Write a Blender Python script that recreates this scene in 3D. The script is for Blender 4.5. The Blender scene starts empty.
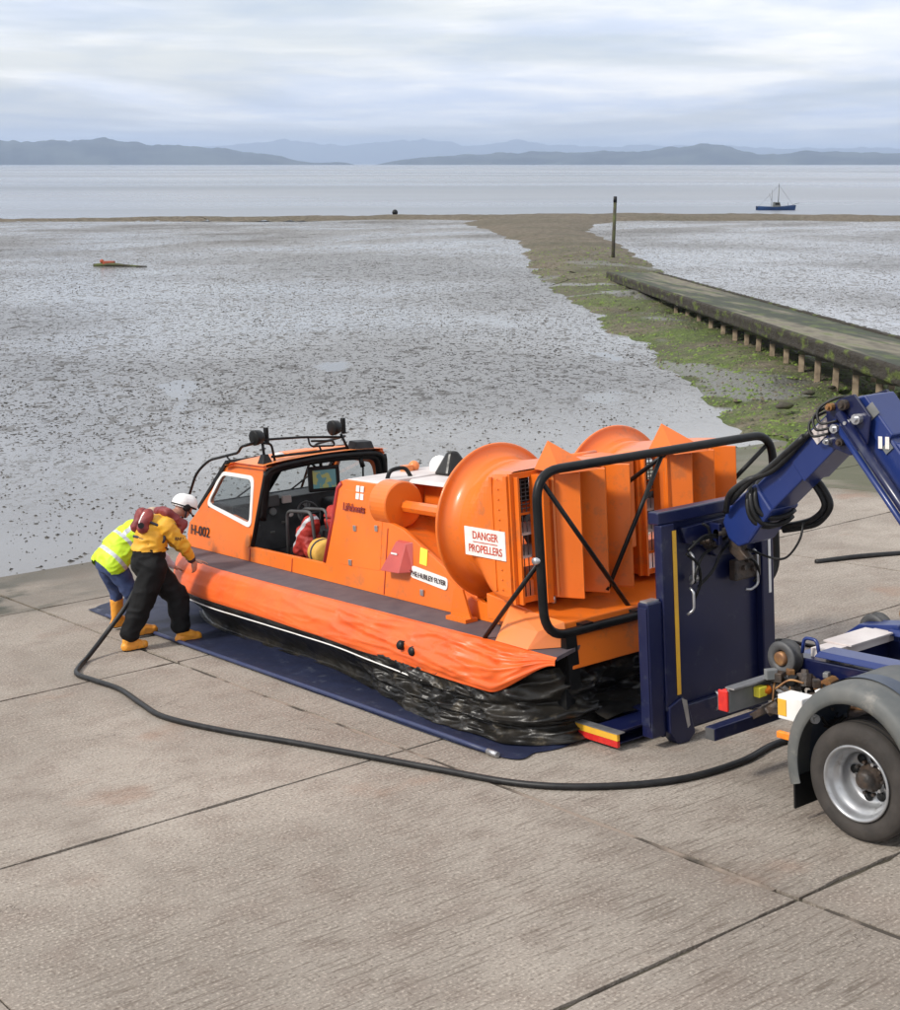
import bpy, bmesh, math, random
from mathutils import Vector, Matrix, noise
from mathutils.geometry import tessellate_polygon
R = math.radians
S = bpy.context.scene
COL = S.collection

# ------------------------------------------------------------------ camera
SL = R(5.34)                                   # gradient of the slipway
UX = Vector((1, 0, 0)); VY = Vector((0, math.cos(SL), -math.sin(SL))); NZ = Vector((0, math.sin(SL), math.cos(SL)))
RAMP = Matrix((UX, VY, NZ)).transposed()       # ramp coordinates (u across, v down the slip, n up) -> world
cam = bpy.data.cameras.new("camera"); cam_o = bpy.data.objects.new("camera", cam); COL.objects.link(cam_o)
cam.sensor_fit = 'HORIZONTAL'; cam.sensor_width = 36; cam.lens = 36 * 1459 / 900
cam.clip_start = 0.2; cam.clip_end = 60000
cam_o.matrix_world = Matrix(((0.7929317, 0.1388647, -0.5932756, -7.124084), (-0.6093105, 0.1807128, -0.7720645, -8.728546), (0.0000000, 0.9736835, 0.2279047, 4.783040), (0, 0, 0, 1)))
S.camera = cam_o

# ------------------------------------------------------------------ sky, sun, exposure
SUN_EL, SUN_AZ = 40.0, -78.0                   # azimuth clockwise from world +Y
w = bpy.data.worlds.new("World"); S.world = w; w.use_nodes = True
nt = w.node_tree; N = nt.nodes; L = nt.links
bg = N['Background']
sky = N.new('ShaderNodeTexSky'); sky.sky_type = 'NISHITA'; sky.sun_disc = False
sky.sun_elevation = R(SUN_EL); sky.sun_rotation = R(SUN_AZ); sky.air_density = 1.0; sky.dust_density = 2.0
geo = N.new('ShaderNodeTexCoord')
sep = N.new('ShaderNodeSeparateXYZ'); L.new(geo.outputs['Generated'], sep.inputs[0])
def wmath(op, a, b=None, c=None):
    m = N.new('ShaderNodeMath'); m.operation = op
    for i, x in enumerate((a, b, c)):
        if x is None: continue
        if isinstance(x, (int, float)): m.inputs[i].default_value = x
        else: L.new(x, m.inputs[i])
    return m.outputs[0]
den = wmath('ADD', wmath('MAXIMUM', sep.outputs[2], 0.0), 0.075)
cx = wmath('DIVIDE', sep.outputs[0], den); cy = wmath('DIVIDE', sep.outputs[1], den)
cmb = N.new('ShaderNodeCombineXYZ'); L.new(cx, cmb.inputs[0]); L.new(cy, cmb.inputs[1])
def cloud(scale, detail, lo, hi, off):
    mp = N.new('ShaderNodeMapping'); mp.inputs['Location'].default_value = off; L.new(cmb.outputs[0], mp.inputs[0])
    t = N.new('ShaderNodeTexNoise'); t.inputs['Scale'].default_value = scale; t.inputs['Detail'].default_value = detail
    t.inputs['Roughness'].default_value = .55; t.inputs['Distortion'].default_value = .35; L.new(mp.outputs[0], t.inputs['Vector'])
    r = N.new('ShaderNodeMapRange'); r.interpolation_type = 'SMOOTHSTEP'; r.inputs[1].default_value = lo; r.inputs[2].default_value = hi
    L.new(t.outputs[0], r.inputs[0]); return r.outputs[0]
c1 = cloud(.55, 7, .38, .60, (3.1, 1.7, 0)); c2 = cloud(.33, 6, .46, .62, (7.3, 2.2, 4)); c3 = cloud(1.7, 9, .38, .66, (1.2, 9.7, 2))
CLOUD_GREY = (6.3, 6.9, 8.2, 1); CLOUD_WHITE = (10.3, 10.0, 9.4, 1)
mixc = N.new('ShaderNodeMix'); mixc.data_type = 'RGBA'; mixc.inputs[6].default_value = CLOUD_GREY; mixc.inputs[7].default_value = CLOUD_WHITE
L.new(wmath('MULTIPLY_ADD', c1, .6, wmath('MULTIPLY', c3, .4)), mixc.inputs[0])
mixs = N.new('ShaderNodeMix'); mixs.data_type = 'RGBA'
L.new(wmath('MULTIPLY_ADD', c2, -.42, .98), mixs.inputs[0])
L.new(sky.outputs[0], mixs.inputs[6]); L.new(mixc.outputs[2], mixs.inputs[7])
L.new(mixs.outputs[2], bg.inputs[0]); bg.inputs[1].default_value = 0.076

sun = bpy.data.lights.new("sun", 'SUN'); sun.energy = 2.1; sun.angle = R(9); sun.color = (1, .95, .87)
sun_o = bpy.data.objects.new("sun", sun); COL.objects.link(sun_o)
sd = Vector((math.sin(R(SUN_AZ)) * math.cos(R(SUN_EL)), math.cos(R(SUN_AZ)) * math.cos(R(SUN_EL)), math.sin(R(SUN_EL))))
sun_o.rotation_euler = (-sd).to_track_quat('-Z', 'Y').to_euler()
S.view_settings.view_transform = 'Standard'; S.view_settings.look = 'None'
S.view_settings.exposure = 0.85; S.view_settings.gamma = 1.0; S.view_settings.use_curve_mapping = False
S.cycles.volume_bounces = 0; S.cycles.max_bounces = 7; S.cycles.transparent_max_bounces = 10
S.cycles.use_denoising = True

# ------------------------------------------------------------------ materials
def mat(name, col, rough=.6, metal=0., col2=None, scale=4., detail=5., mixr=(.35, .65), bump=0., bscale=30., bdist=.01,
        stretch=(1, 1, 1), spec=.5, rough2=None, coat=0., alpha=None, dirt=None):
    m = bpy.data.materials.new(name); m.use_nodes = True; nt = m.node_tree; N = nt.nodes; L = nt.links
    b = N['Principled BSDF']
    b.inputs['Roughness'].default_value = rough; b.inputs['Metallic'].default_value = metal
    b.inputs['Specular IOR Level'].default_value = spec; b.inputs['Coat Weight'].default_value = coat
    b.inputs['Coat Roughness'].default_value = .15
    tc = N.new('ShaderNodeTexCoord'); mp = N.new('ShaderNodeMapping'); mp.inputs['Scale'].default_value = stretch
    L.new(tc.outputs['Object'], mp.inputs[0])
    c = col if len(col) == 4 else (*col, 1)
    b.inputs['Base Color'].default_value = c
    out = None
    if col2 is not None:
        t = N.new('ShaderNodeTexNoise'); t.inputs['Scale'].default_value = scale; t.inputs['Detail'].default_value = detail
        L.new(mp.outputs[0], t.inputs['Vector'])
        r = N.new('ShaderNodeMapRange'); r.inputs[1].default_value = mixr[0]; r.inputs[2].default_value = mixr[1]
        L.new(t.outputs[0], r.inputs[0])
        mx = N.new('ShaderNodeMix'); mx.data_type = 'RGBA'; mx.inputs[6].default_value = c; mx.inputs[7].default_value = (*col2, 1)
        L.new(r.outputs[0], mx.inputs[0]); out = mx.outputs[2]
        if rough2 is not None:
            r2 = N.new('ShaderNodeMapRange'); r2.inputs[3].default_value = rough; r2.inputs[4].default_value = rough2
            L.new(r.outputs[0], r2.inputs[0]); L.new(r2.outputs[0], b.inputs['Roughness'])
    if dirt is not None:                                   # sparse scuffs and grime of its own colour
        t = N.new('ShaderNodeTexNoise'); t.inputs['Scale'].default_value = dirt[1]; t.inputs['Detail'].default_value = 8; t.inputs['Roughness'].default_value = .7
        L.new(tc.outputs['Object'], t.inputs['Vector'])
        r = N.new('ShaderNodeMapRange'); r.inputs[1].default_value = dirt[2]; r.inputs[2].default_value = dirt[2] + .12; r.inputs[4].default_value = dirt[3]
        L.new(t.outputs[0], r.inputs[0])
        mx = N.new('ShaderNodeMix'); mx.data_type = 'RGBA'; mx.inputs[7].default_value = (*dirt[0], 1)
        if out is None: mx.inputs[6].default_value = c
        else: L.new(out, mx.inputs[6])
        L.new(r.outputs[0], mx.inputs[0]); out = mx.outputs[2]
    if out is not None: L.new(out, b.inputs['Base Color'])
    if bump:
        t = N.new('ShaderNodeTexNoise'); t.inputs['Scale'].default_value = bscale; t.inputs['Detail'].default_value = 6
        L.new(mp.outputs[0], t.inputs['Vector'])
        bp = N.new('ShaderNodeBump'); bp.inputs['Strength'].default_value = bump; bp.inputs['Distance'].default_value = bdist
        L.new(t.outputs[0], bp.inputs['Height']); L.new(bp.outputs[0], b.inputs['Normal'])
    return m

M = {}
M['orange'] = mat('orange_paint', (.74, .160, .012), .38, col2=(.68, .135, .011), scale=1.2, dirt=((.34, .12, .045), 5, .54, .5), bump=.08, bscale=3, bdist=.01, coat=.25)
M['orange_top'] = mat('orange_roof_paint', (.80, .24, .05), .4, col2=(.72, .2, .06), scale=2, dirt=((.45, .25, .15), 5, .58, .5))
M['skirt'] = mat('orange_rubber_fabric', (.76, .125, .018), .42, col2=(.66, .095, .016), scale=2.5, dirt=((.55, .2, .09), 6, .58, .6), bump=.35, bscale=9, bdist=.012)
M['black_rubber'] = mat('black_rubber_sheet', (.008, .008, .008), .28, col2=(.024, .021, .017), scale=3, rough2=.45, spec=.35, dirt=((.12, .10, .07), 5, .57, .6), bump=.7, bscale=7, bdist=.02)
M['deck'] = mat('grey_nonslip_deck', (.072, .058, .068), .75, col2=(.10, .08, .088), scale=6, bump=.3, bscale=220, bdist=.003, dirt=((.16, .13, .12), 4, .60, .6))
M['white'] = mat('white_paint', (.78, .77, .75), .4, col2=(.68, .66, .63), scale=5)
M['whitetop'] = mat('pale_dusty_panel', (.62, .57, .55), .5, col2=(.5, .44, .42), scale=3)
M['black'] = mat('black_metal', (.005, .005, .0055), .42, col2=(.010, .010, .010), scale=10, spec=.25)
M['blackplastic'] = mat('black_plastic', (.013, .013, .014), .5, col2=(.028, .028, .03), scale=8, bump=.15, bscale=60, spec=.3)
M['darkgrey'] = mat('dark_grey_plastic', (.05, .05, .052), .55, col2=(.075, .075, .075), scale=9)
M['letter'] = mat('dark_lettering', (.03, .018, .018), .5, col2=(.045, .02, .02), scale=9)
M['redletter'] = mat('red_lettering', (.55, .07, .03), .5, col2=(.4, .06, .03), scale=9)
M['redlettering_dark'] = mat('dark_red_lettering', (.25, .03, .03), .5, col2=(.16, .02, .02), scale=9)
M['red'] = mat('red_fabric', (.42, .03, .02), .6, col2=(.28, .02, .015), scale=8, bump=.5, bscale=14, bdist=.02)
M['redpaint'] = mat('faded_red_paint', (.46, .075, .06), .45, col2=(.40, .06, .05), scale=5)
M['redside'] = mat('deep_red_paint', (.38, .025, .02), .45, col2=(.3, .02, .02), scale=5)
M['yellowbag'] = mat('ochre_fabric', (.62, .36, .06), .7, col2=(.5, .28, .05), scale=10, bump=.4, bscale=20)
M['yellow'] = mat('yellow_paint', (.75, .42, .03), .45, col2=(.66, .36, .04), scale=8, dirt=((.3, .2, .06), 12, .6, .6))
M['paleyellow'] = mat('yellow_label', (.85, .75, .05), .5, col2=(.75, .66, .08), scale=12)
M['blue'] = mat('navy_truck_paint', (.0035, .006, .036), .32, col2=(.005, .0085, .046), scale=2, dirt=((.05, .055, .075), 6, .57, .6), coat=.12, bump=.04, bscale=4)
M['bluearm'] = mat('blue_arm_paint', (.009, .023, .120), .36, col2=(.011, .028, .14), scale=2, dirt=((.16, .19, .30), 7, .64, .8), coat=.15)
M['tarp'] = mat('blue_tarpaulin', (.003, .006, .028), .65, col2=(.006, .011, .040), scale=5, dirt=((.06, .07, .10), 7, .57, .7), bump=.4, bscale=12, bdist=.01)
M['tube'] = mat('dull_blue_tube', (.018, .028, .085), .5, col2=(.03, .04, .09), scale=7)
M['steel'] = mat('brushed_steel', (.55, .55, .56), .35, metal=.8, col2=(.42, .42, .43), scale=12)
M['rim'] = mat('silver_wheel_paint', (.40, .41, .42), .36, metal=.6, col2=(.30, .30, .31), scale=7, dirt=((.12, .10, .08), 9, .58, .6))
M['tyre'] = mat('tyre_rubber', (.028, .024, .021), .85, col2=(.045, .038, .033), scale=7, bump=.3, bscale=40)
M['fender'] = mat('grey_plastic_mudguard', (.085, .090, .088), .6, col2=(.12, .12, .112), scale=6, dirt=((.26, .24, .21), 5, .58, .5))
M['fendertop'] = mat('dull_blue_grey_mudguard_top', (.045, .058, .085), .5, col2=(.065, .078, .10), scale=5)
M['grime'] = mat('oily_dark_metal', (.022, .018, .016), .55, col2=(.06, .04, .028), scale=14, bump=.5, bscale=40)
M['brass'] = mat('worn_brass', (.36, .19, .07), .5, metal=.5, col2=(.2, .1, .05), scale=14)
M['lensred'] = mat('red_lens', (.62, .03, .02), .25, col2=(.5, .02, .02), scale=20)
M['lensorange'] = mat('amber_lens', (.85, .24, .02), .25, col2=(.7, .18, .02), scale=20)
M['boardgrey'] = mat('grey_light_board', (.13, .14, .14), .5, col2=(.18, .18, .18), scale=8)
M['hose'] = mat('black_hose_rubber', (.009, .009, .010), .45, col2=(.018, .018, .018), scale=12, spec=.3)
M['skin'] = mat('skin', (.46, .25, .18), .5, col2=(.40, .20, .14), scale=14)
M['hair'] = mat('grey_brown_hair', (.16, .12, .09), .7, col2=(.3, .25, .2), scale=60)
M['hood'] = mat('beige_cloth', (.48, .38, .27), .8, col2=(.38, .28, .2), scale=14)
M['trouser'] = mat('black_drysuit', (.004, .004, .0045), .75, col2=(.009, .009, .0095), scale=5, bump=.5, bscale=12, bdist=.015, spec=.2)
M['jacket'] = mat('yellow_jacket', (.72, .38, .02), .6, col2=(.62, .30, .02), scale=6, bump=.5, bscale=10, bdist=.02)
M['vest'] = mat('fluorescent_vest', (.55, .80, .02), .6, col2=(.48, .72, .02), scale=6, bump=.4, bscale=10, bdist=.02)
M['reflect'] = mat('reflective_tape', (.42, .44, .46), .35, col2=(.5, .5, .52), scale=20)
M['shirt'] = mat('pale_blue_shirt', (.45, .52, .62), .8, col2=(.4, .46, .56), scale=10)
M['jeans'] = mat('blue_denim', (.022, .040, .11), .85, col2=(.04, .06, .15), scale=12, bump=.4, bscale=14, bdist=.01)
M['lifejacket'] = mat('maroon_lifejacket', (.24, .035, .03), .6, col2=(.15, .02, .025), scale=8, bump=.4, bscale=14, bdist=.02)
M['navycloth'] = mat('navy_webbing', (.015, .018, .035), .7, col2=(.03, .03, .05), scale=20)
M['boot'] = mat('yellow_rubber_boot', (.78, .33, .03), .5, col2=(.66, .26, .03), scale=8, dirt=((.2, .11, .04), 14, .56, .6))
M['sole'] = mat('dark_boot_sole', (.03, .025, .02), .8, col2=(.05, .04, .03), scale=14)
M['wood_dark'] = mat('weedy_timber', (.045, .038, .026), .85, col2=(.07, .085, .02), scale=1.3, detail=9, mixr=(.45, .62), bump=.7, bscale=9, bdist=.04)
M['jetty_side'] = mat('weed_grown_fascia', (.024, .019, .012), .9, col2=(.085, .115, .012), scale=1.5, detail=12, mixr=(.54, .70), stretch=(1, 1, 2.5), bump=.9, bscale=7, bdist=.06)
M['pile'] = mat('weathered_pile', (.32, .25, .17), .85, col2=(.16, .12, .08), scale=5, bump=.5, bscale=20)
M['screen'] = mat('navigation_display', (.12, .28, .30), .15, col2=(.35, .38, .15), scale=9, mixr=(.48, .52))
M['hullblue'] = mat('blue_hull_paint', (.014, .045, .14), .5, col2=(.02, .06, .17), scale=1)
M['rust'] = mat('rusty_red', (.35, .07, .03), .8, col2=(.2, .05, .03), scale=3)
M['badge'] = mat('off_white_badge', (.8, .76, .72), .5, col2=(.7, .64, .6), scale=20)

M['weed_green'] = mat('green_weed', (.085, .135, .015), .8, col2=(.14, .20, .03), scale=.8)
M['weed_brown'] = mat('brown_wrack', (.07, .055, .03), .8, col2=(.13, .11, .07), scale=1.5)
M['weed_dark'] = mat('dark_wrack', (.03, .032, .016), .7, col2=(.05, .055, .02), scale=1.5)
M['cast'] = mat('dark_mud_cast', (.040, .036, .031), .7, col2=(.085, .078, .070), scale=1.2, spec=.25)

def glass_mat():
    m = bpy.data.materials.new('tinted_glass'); m.use_nodes = True; nt = m.node_tree; N = nt.nodes; L = nt.links
    N.remove(N['Principled BSDF']); o = N['Material Output']
    tr = N.new('ShaderNodeBsdfTransparent'); tr.inputs[0].default_value = (.90, .92, .92, 1)
    gl = N.new('ShaderNodeBsdfGlossy'); gl.inputs['Roughness'].default_value = .03; gl.inputs[0].default_value = (.9, .9, .9, 1)
    fr = N.new('ShaderNodeValue'); fr.outputs[0].default_value = .07
    mx = N.new('ShaderNodeMixShader'); L.new(fr.outputs[0], mx.inputs[0]); L.new(tr.outputs[0], mx.inputs[1]); L.new(gl.outputs[0], mx.inputs[2])
    L.new(mx.outputs[0], o.inputs[0]); return m
M['glass'] = glass_mat()

class NB:                                                   # small node-building helper for the ground materials
    def __init__(s, name):
        s.m = bpy.data.materials.new(name); s.m.use_nodes = True; s.N = s.m.node_tree.nodes; s.L = s.m.node_tree.links
        s.b = s.N['Principled BSDF']; s.tc = s.N.new('ShaderNodeTexCoord').outputs['Object']
    def noise(s, scale, detail=5, stretch=(1, 1, 1), loc=(0, 0, 0), rough=.5, dist=0., rot=(0, 0, 0)):
        src = s.tc
        if rot[2]:
            vr = s.N.new('ShaderNodeVectorRotate'); vr.rotation_type = 'Z_AXIS'; vr.inputs['Angle'].default_value = rot[2]; s.L.new(src, vr.inputs[0]); src = vr.outputs[0]
        mp = s.N.new('ShaderNodeMapping'); mp.inputs['Scale'].default_value = stretch; mp.inputs['Location'].default_value = loc
        s.L.new(src, mp.inputs[0]); t = s.N.new('ShaderNodeTexNoise'); t.inputs['Scale'].default_value = scale
        t.inputs['Detail'].default_value = detail; t.inputs['Roughness'].default_value = rough; t.inputs['Distortion'].default_value = dist
        s.L.new(mp.outputs[0], t.inputs['Vector']); return t.outputs[0]
    def ramp(s, x, a, b, lo=0., hi=1., smooth=True):
        r = s.N.new('ShaderNodeMapRange'); r.interpolation_type = 'SMOOTHSTEP' if smooth else 'LINEAR'
        for i, q in enumerate((a, b, lo, hi)): r.inputs[i + 1].default_value = q
        s.L.new(x, r.inputs[0]); return r.outputs[0]
    def math(s, op, a, b=None, c=None):
        m = s.N.new('ShaderNodeMath'); m.operation = op
        for i, x in enumerate((a, b, c)):
            if x is None: continue
            if isinstance(x, (int, float)): m.inputs[i].default_value = x
            else: s.L.new(x, m.inputs[i])
        return m.outputs[0]
    def mix(s, f, a, b):
        m = s.N.new('ShaderNodeMix'); m.data_type = 'RGBA'
        for i, x in ((0, f), (6, a), (7, b)):
            if isinstance(x, tuple): m.inputs[i].default_value = (*x, 1)
            elif isinstance(x, (int, float)): m.inputs[i].default_value = x
            else: s.L.new(x, m.inputs[i])
        return m.outputs[2]
    def axis(s, i):
        q = s.N.new('ShaderNodeSeparateXYZ'); s.L.new(s.tc, q.inputs[0]); return q.outputs[i]
    def bump(s, h, strength, dist):
        b = s.N.new('ShaderNodeBump'); b.inputs['Strength'].default_value = strength; b.inputs['Distance'].default_value = dist
        s.L.new(h, b.inputs['Height']); s.L.new(b.outputs[0], s.b.inputs['Normal'])
    def set(s, name, x):
        if isinstance(x, tuple): s.b.inputs[name].default_value = (*x, 1)
        elif isinstance(x, (int, float)): s.b.inputs[name].default_value = x
        else: s.L.new(x, s.b.inputs[name])

def concrete():
    a = NB('brushed_concrete')
    big = a.noise(.35, 6); mid = a.noise(2.2, 7, loc=(3, 1, 0)); fine = a.noise(45, 3)
    ridg = a.noise(1.0, 7, stretch=(2.3, 34, 1), rough=.68)                       # tamping ridges that run across the slip
    ridf = a.noise(1.0, 4, stretch=(9, 85, 1), loc=(5, 2, 0))
    c = a.mix(a.ramp(big, .35, .65), (.245, .212, .178), (.325, .285, .242))
    c = a.mix(a.ramp(mid, .42, .72, 0, .75), c, (.215, .175, .145))
    c = a.mix(a.ramp(fine, .52, .72, 0, .75), c, (.47, .41, .345))
    c = a.mix(a.ramp(fine, .26, .46, .75, 0), c, (.10, .078, .06))
    zone = a.math('MULTIPLY', a.ramp(a.noise(.45, 3, loc=(8, 3, 2)), .34, .52), a.ramp(a.axis(1), -6, 3, 1, .35))
    rr = a.math('MULTIPLY', a.ramp(ridg, .52, .62), zone)
    c = a.mix(a.math('MULTIPLY', rr, .62), c, (.13, .10, .078))
    c = a.mix(a.math('MULTIPLY', a.ramp(ridf, .60, .70), .45), c, (.14, .11, .09))
    c = a.mix(a.math('MULTIPLY', a.ramp(a.noise(.8, 5, loc=(2, 7, 0)), .60, .72), .45), c, (.26, .15, .10))   # rusty tint
    c = a.mix(a.math('MULTIPLY', rr, .38), c, (.10, .078, .06)); c = a.mix(a.math('MULTIPLY', a.ramp(ridf, .55, .66), .35), c, (.12, .095, .075))
    wet = a.math('MULTIPLY', a.ramp(a.axis(1), 7.4, 10.2), a.ramp(a.noise(.7, 6, stretch=(.5, 1, 1)), .30, .62))
    c = a.mix(a.math('MULTIPLY', wet, .9), c, (.115, .095, .07))
    alg = a.math('MULTIPLY', a.ramp(a.axis(1), 10.4, 11.8), .75)
    c = a.mix(alg, c, (.075, .065, .045))
    weed = a.math('MULTIPLY', a.ramp(a.noise(1.3, 7, loc=(1, 4, 0)), .47, .6), a.math('MULTIPLY', a.ramp(a.axis(0), 1.2, -.8), a.ramp(a.axis(1), 8.5, 9.3)))
    c = a.mix(weed, c, (.045, .045, .03))
    far = a.math('MULTIPLY', a.ramp(a.axis(0), 12.3, 13.1), a.ramp(a.noise(1.1, 7, stretch=(1, .5, 1)), .2, .55))
    c = a.mix(far, c, (.10, .10, .065))
    tyre = a.math('MULTIPLY', a.ramp(a.noise(.28, 3, stretch=(3.2, .35, 1), loc=(1.5, 0, 0)), .56, .70), .30); c = a.mix(tyre, c, (.17, .14, .115))
    crk = a.noise(.9, 9, loc=(2.2, 7.1, 3), rough=.6, dist=.6); cr2 = a.math('MULTIPLY', a.ramp(a.math('ABSOLUTE', a.math('SUBTRACT', crk, .5)), .0, .0035, 1, 0), a.ramp(a.noise(.33, 2, loc=(6, 6, 6)), .56, .62)); c = a.mix(a.math('MULTIPLY', cr2, .8), c, (.06, .045, .035))
    spot = a.noise(9, 2, loc=(4, 4, 1)); c = a.mix(a.ramp(spot, .78, .8), c, (.05, .04, .03))
    a.set('Base Color', c); a.set('Roughness', a.ramp(a.math('MAXIMUM', wet, alg), 0, 1, .88, .55)); a.set('Specular IOR Level', .3)
    h = a.math('ADD', a.math('MULTIPLY', a.math('MULTIPLY', ridg, zone), -1.2), a.math('ADD', a.math('MULTIPLY', fine, .35), a.math('MULTIPLY', mid, .6)))
    a.bump(h, .8, .025); return a.m
M['concrete'] = concrete()
M['joint'] = mat('slab_joint_dirt', (.035, .028, .02), .95, col2=(.07, .06, .04), scale=5, bump=.6, bscale=20)
M['joint_repair'] = mat('joint_mortar', (.24, .19, .15), .9, col2=(.05, .04, .03), scale=1.6, mixr=(.48, .56))

def mud():
    a = NB('wet_tidal_mud')
    # worm casts and small clods: two sizes so that they stay readable near and far
    s1 = a.noise(8, 3, stretch=(1, .62, 1), dist=1.2, rot=(0, 0, R(35))); s2 = a.noise(2.3, 4, stretch=(1, .55, 1), dist=1.0, loc=(5, 3, 1), rot=(0, 0, R(35)))
    big = a.noise(.055, 6, loc=(2, 2, 0)); mid = a.noise(.3, 6, stretch=(1, .4, 1), rot=(0, 0, R(35)))
    dist_near = a.ramp(a.axis(1), 12, 24)                                         # few casts right by the slip
    sp1 = a.math('MULTIPLY', a.ramp(s1, .575, .61), dist_near); sp2 = a.math('MULTIPLY', a.ramp(s2, .575, .615), dist_near)
    pool = a.math('MULTIPLY', a.ramp(mid, .62, .66), a.ramp(a.axis(1), 40, 22, .25, 1))
    sp = a.math('MULTIPLY', a.math('MAXIMUM', sp1, a.math('MULTIPLY', sp2, .45)), a.math('SUBTRACT', 1.0, pool))
    farm = a.math('MULTIPLY', a.ramp(a.axis(1), 55, 95), a.ramp(a.noise(.12, 6, stretch=(.6, 1.2, 1)), .38, .6))
    c = a.mix(a.ramp(big, .35, .65), (.105, .101, .098), (.20, .194, .188))
    c = a.mix(a.math('MULTIPLY', sp, .93), c, (.020, .018, .015)); c = a.mix(a.math('MULTIPLY', farm, .6), c, (.06, .05, .04))
    a.set('Base Color', c)
    ro = a.ramp(big, .38, .60, .30, .15); ro = a.math('MULTIPLY_ADD', sp, .45, ro); ro = a.math('MULTIPLY_ADD', farm, .18, ro)
    ro = a.math('MULTIPLY', ro, a.math('MULTIPLY_ADD', pool, -.75, 1.0))
    a.set('Roughness', ro); a.set('Specular IOR Level', a.math('MULTIPLY_ADD', sp, -.42, .5))
    h = a.math('ADD', a.math('MULTIPLY', sp, .8), a.math('MULTIPLY', a.math('ADD', a.noise(6, 5), mid), a.math('MULTIPLY_ADD', pool, -.45, .5)))
    a.bump(h, .25, .03); return a.m
M['mud'] = mud()

def bank():
    a = NB('shingle_and_green_weed')
    n1 = a.noise(.5, 8, rough=.65); n2 = a.noise(2.2, 7, rough=.7); n3 = a.noise(.13, 5, loc=(4, 0, 0))
    c = a.mix(a.ramp(n2, .35, .65), (.085, .068, .045), (.17, .14, .10))
    g = a.math('MULTIPLY', a.ramp(a.axis(1), 62, 26), a.ramp(n1, .36, .58))
    c = a.mix(g, c, a.mix(a.ramp(n2, .3, .7), (.055, .075, .016), (.10, .14, .025)))
    c = a.mix(a.math('MULTIPLY', a.ramp(a.axis(1), 120, 60, .15, .45), a.ramp(n3, .45, .6)), c, (.05, .055, .025))
    wetp = a.math('MULTIPLY', a.ramp(a.noise(.35, 5, loc=(9, 1, 0), stretch=(1, .5, 1)), .56, .62), a.ramp(a.axis(1), 70, 40))
    c = a.mix(a.math('MULTIPLY', wetp, .8), c, (.13, .125, .115))
    a.set('Base Color', c); a.set('Roughness', a.math('MULTIPLY_ADD', wetp, -.55, .85)); a.set('Specular IOR Level', .35)
    c = a.mix(a.math('MULTIPLY', a.ramp(a.noise(7, 6, rough=.7), .5, .68), .6), c, (.03, .028, .018))
    a.set('Base Color', c); a.bump(a.math('ADD', n2, a.noise(9, 4)), 1.0, .10); return a.m
M['bank'] = bank()

def jettytop():
    a = NB('mossy_concrete_deck'); r = (0, 0, R(-58))
    n1 = a.noise(1., 8, stretch=(.07, .9, 1), rot=r, rough=.6); n2 = a.noise(2.5, 7, rot=r, stretch=(.4, 1, 1)); n3 = a.noise(11, 4)
    c = a.mix(a.ramp(n2, .35, .65), (.10, .088, .062), (.19, .168, .12))
    c = a.mix(a.ramp(n1, .44, .54), c, (.028, .034, .018)); c = a.mix(a.math('MULTIPLY', a.ramp(n2, .52, .66), .7), c, (.075, .10, .022))
    c = a.mix(a.ramp(n3, .56, .75, 0, .5), c, (.05, .045, .035))
    a.set('Base Color', c); a.set('Roughness', .85); a.bump(n2, .6, .03); return a.m
M['jetty_top'] = jettytop()

def sea():
    a = NB('calm_sea'); 
    a.set('Base Color', a.mix(a.ramp(a.noise(.004, 5, stretch=(1, 1, 1)), .4, .6), (.10, .12, .15), (.15, .165, .19)))
    band = a.noise(.0016, 6, stretch=(1, 3, 1), rot=(0, 0, R(37)))
    a.set('Roughness', a.ramp(band, .4, .6, .20, .36))
    h = a.math('ADD', a.noise(.9, 5, stretch=(1, 1, 1)), a.math('MULTIPLY', a.noise(.12, 4), 3.0))
    a.bump(h, .30, .12); return a.m
M['sea'] = sea()

def hillmat(name, c1, c2, sc):
    a = NB(name); n = a.noise(sc, 8, rough=.6)
    a.set('Base Color', a.mix(a.ramp(n, .40, .60), c1, c2)); a.set('Roughness', .95); a.set('Specular IOR Level', .1); return a.m
M['hill'] = hillmat('hazy_wooded_hill', (.018, .027, .034), (.055, .068, .064), .0035)  # base colour turned slightly blue: distance haze put into the woodland tone

# ------------------------------------------------------------------ mesh helpers
FR = {}                                        # base point and frame of every root
def to_frame(root, p):
    base, fr = FR[root.name]; return Vector(p) - base
def tagit(o, label=None, cat=None, group=None, kind=None):
    if label: o['label'] = label
    if cat: o['category'] = cat
    if group: o['group'] = group
    if kind: o['kind'] = kind
    return o
def place(o, base, frame):
    b = Vector(base)
    o.matrix_world = (Matrix.Translation(RAMP @ b) @ RAMP.to_4x4()) if frame == 'ramp' else Matrix.Translation(b)
    FR[o.name] = (b, frame)
def thing(name, label, cat, base=(0, 0, 0), frame='ramp', group=None):
    o = bpy.data.objects.new(name, None); COL.objects.link(o); o.empty_display_size = .2
    place(o, base, frame); return tagit(o, label, cat, group)

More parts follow.
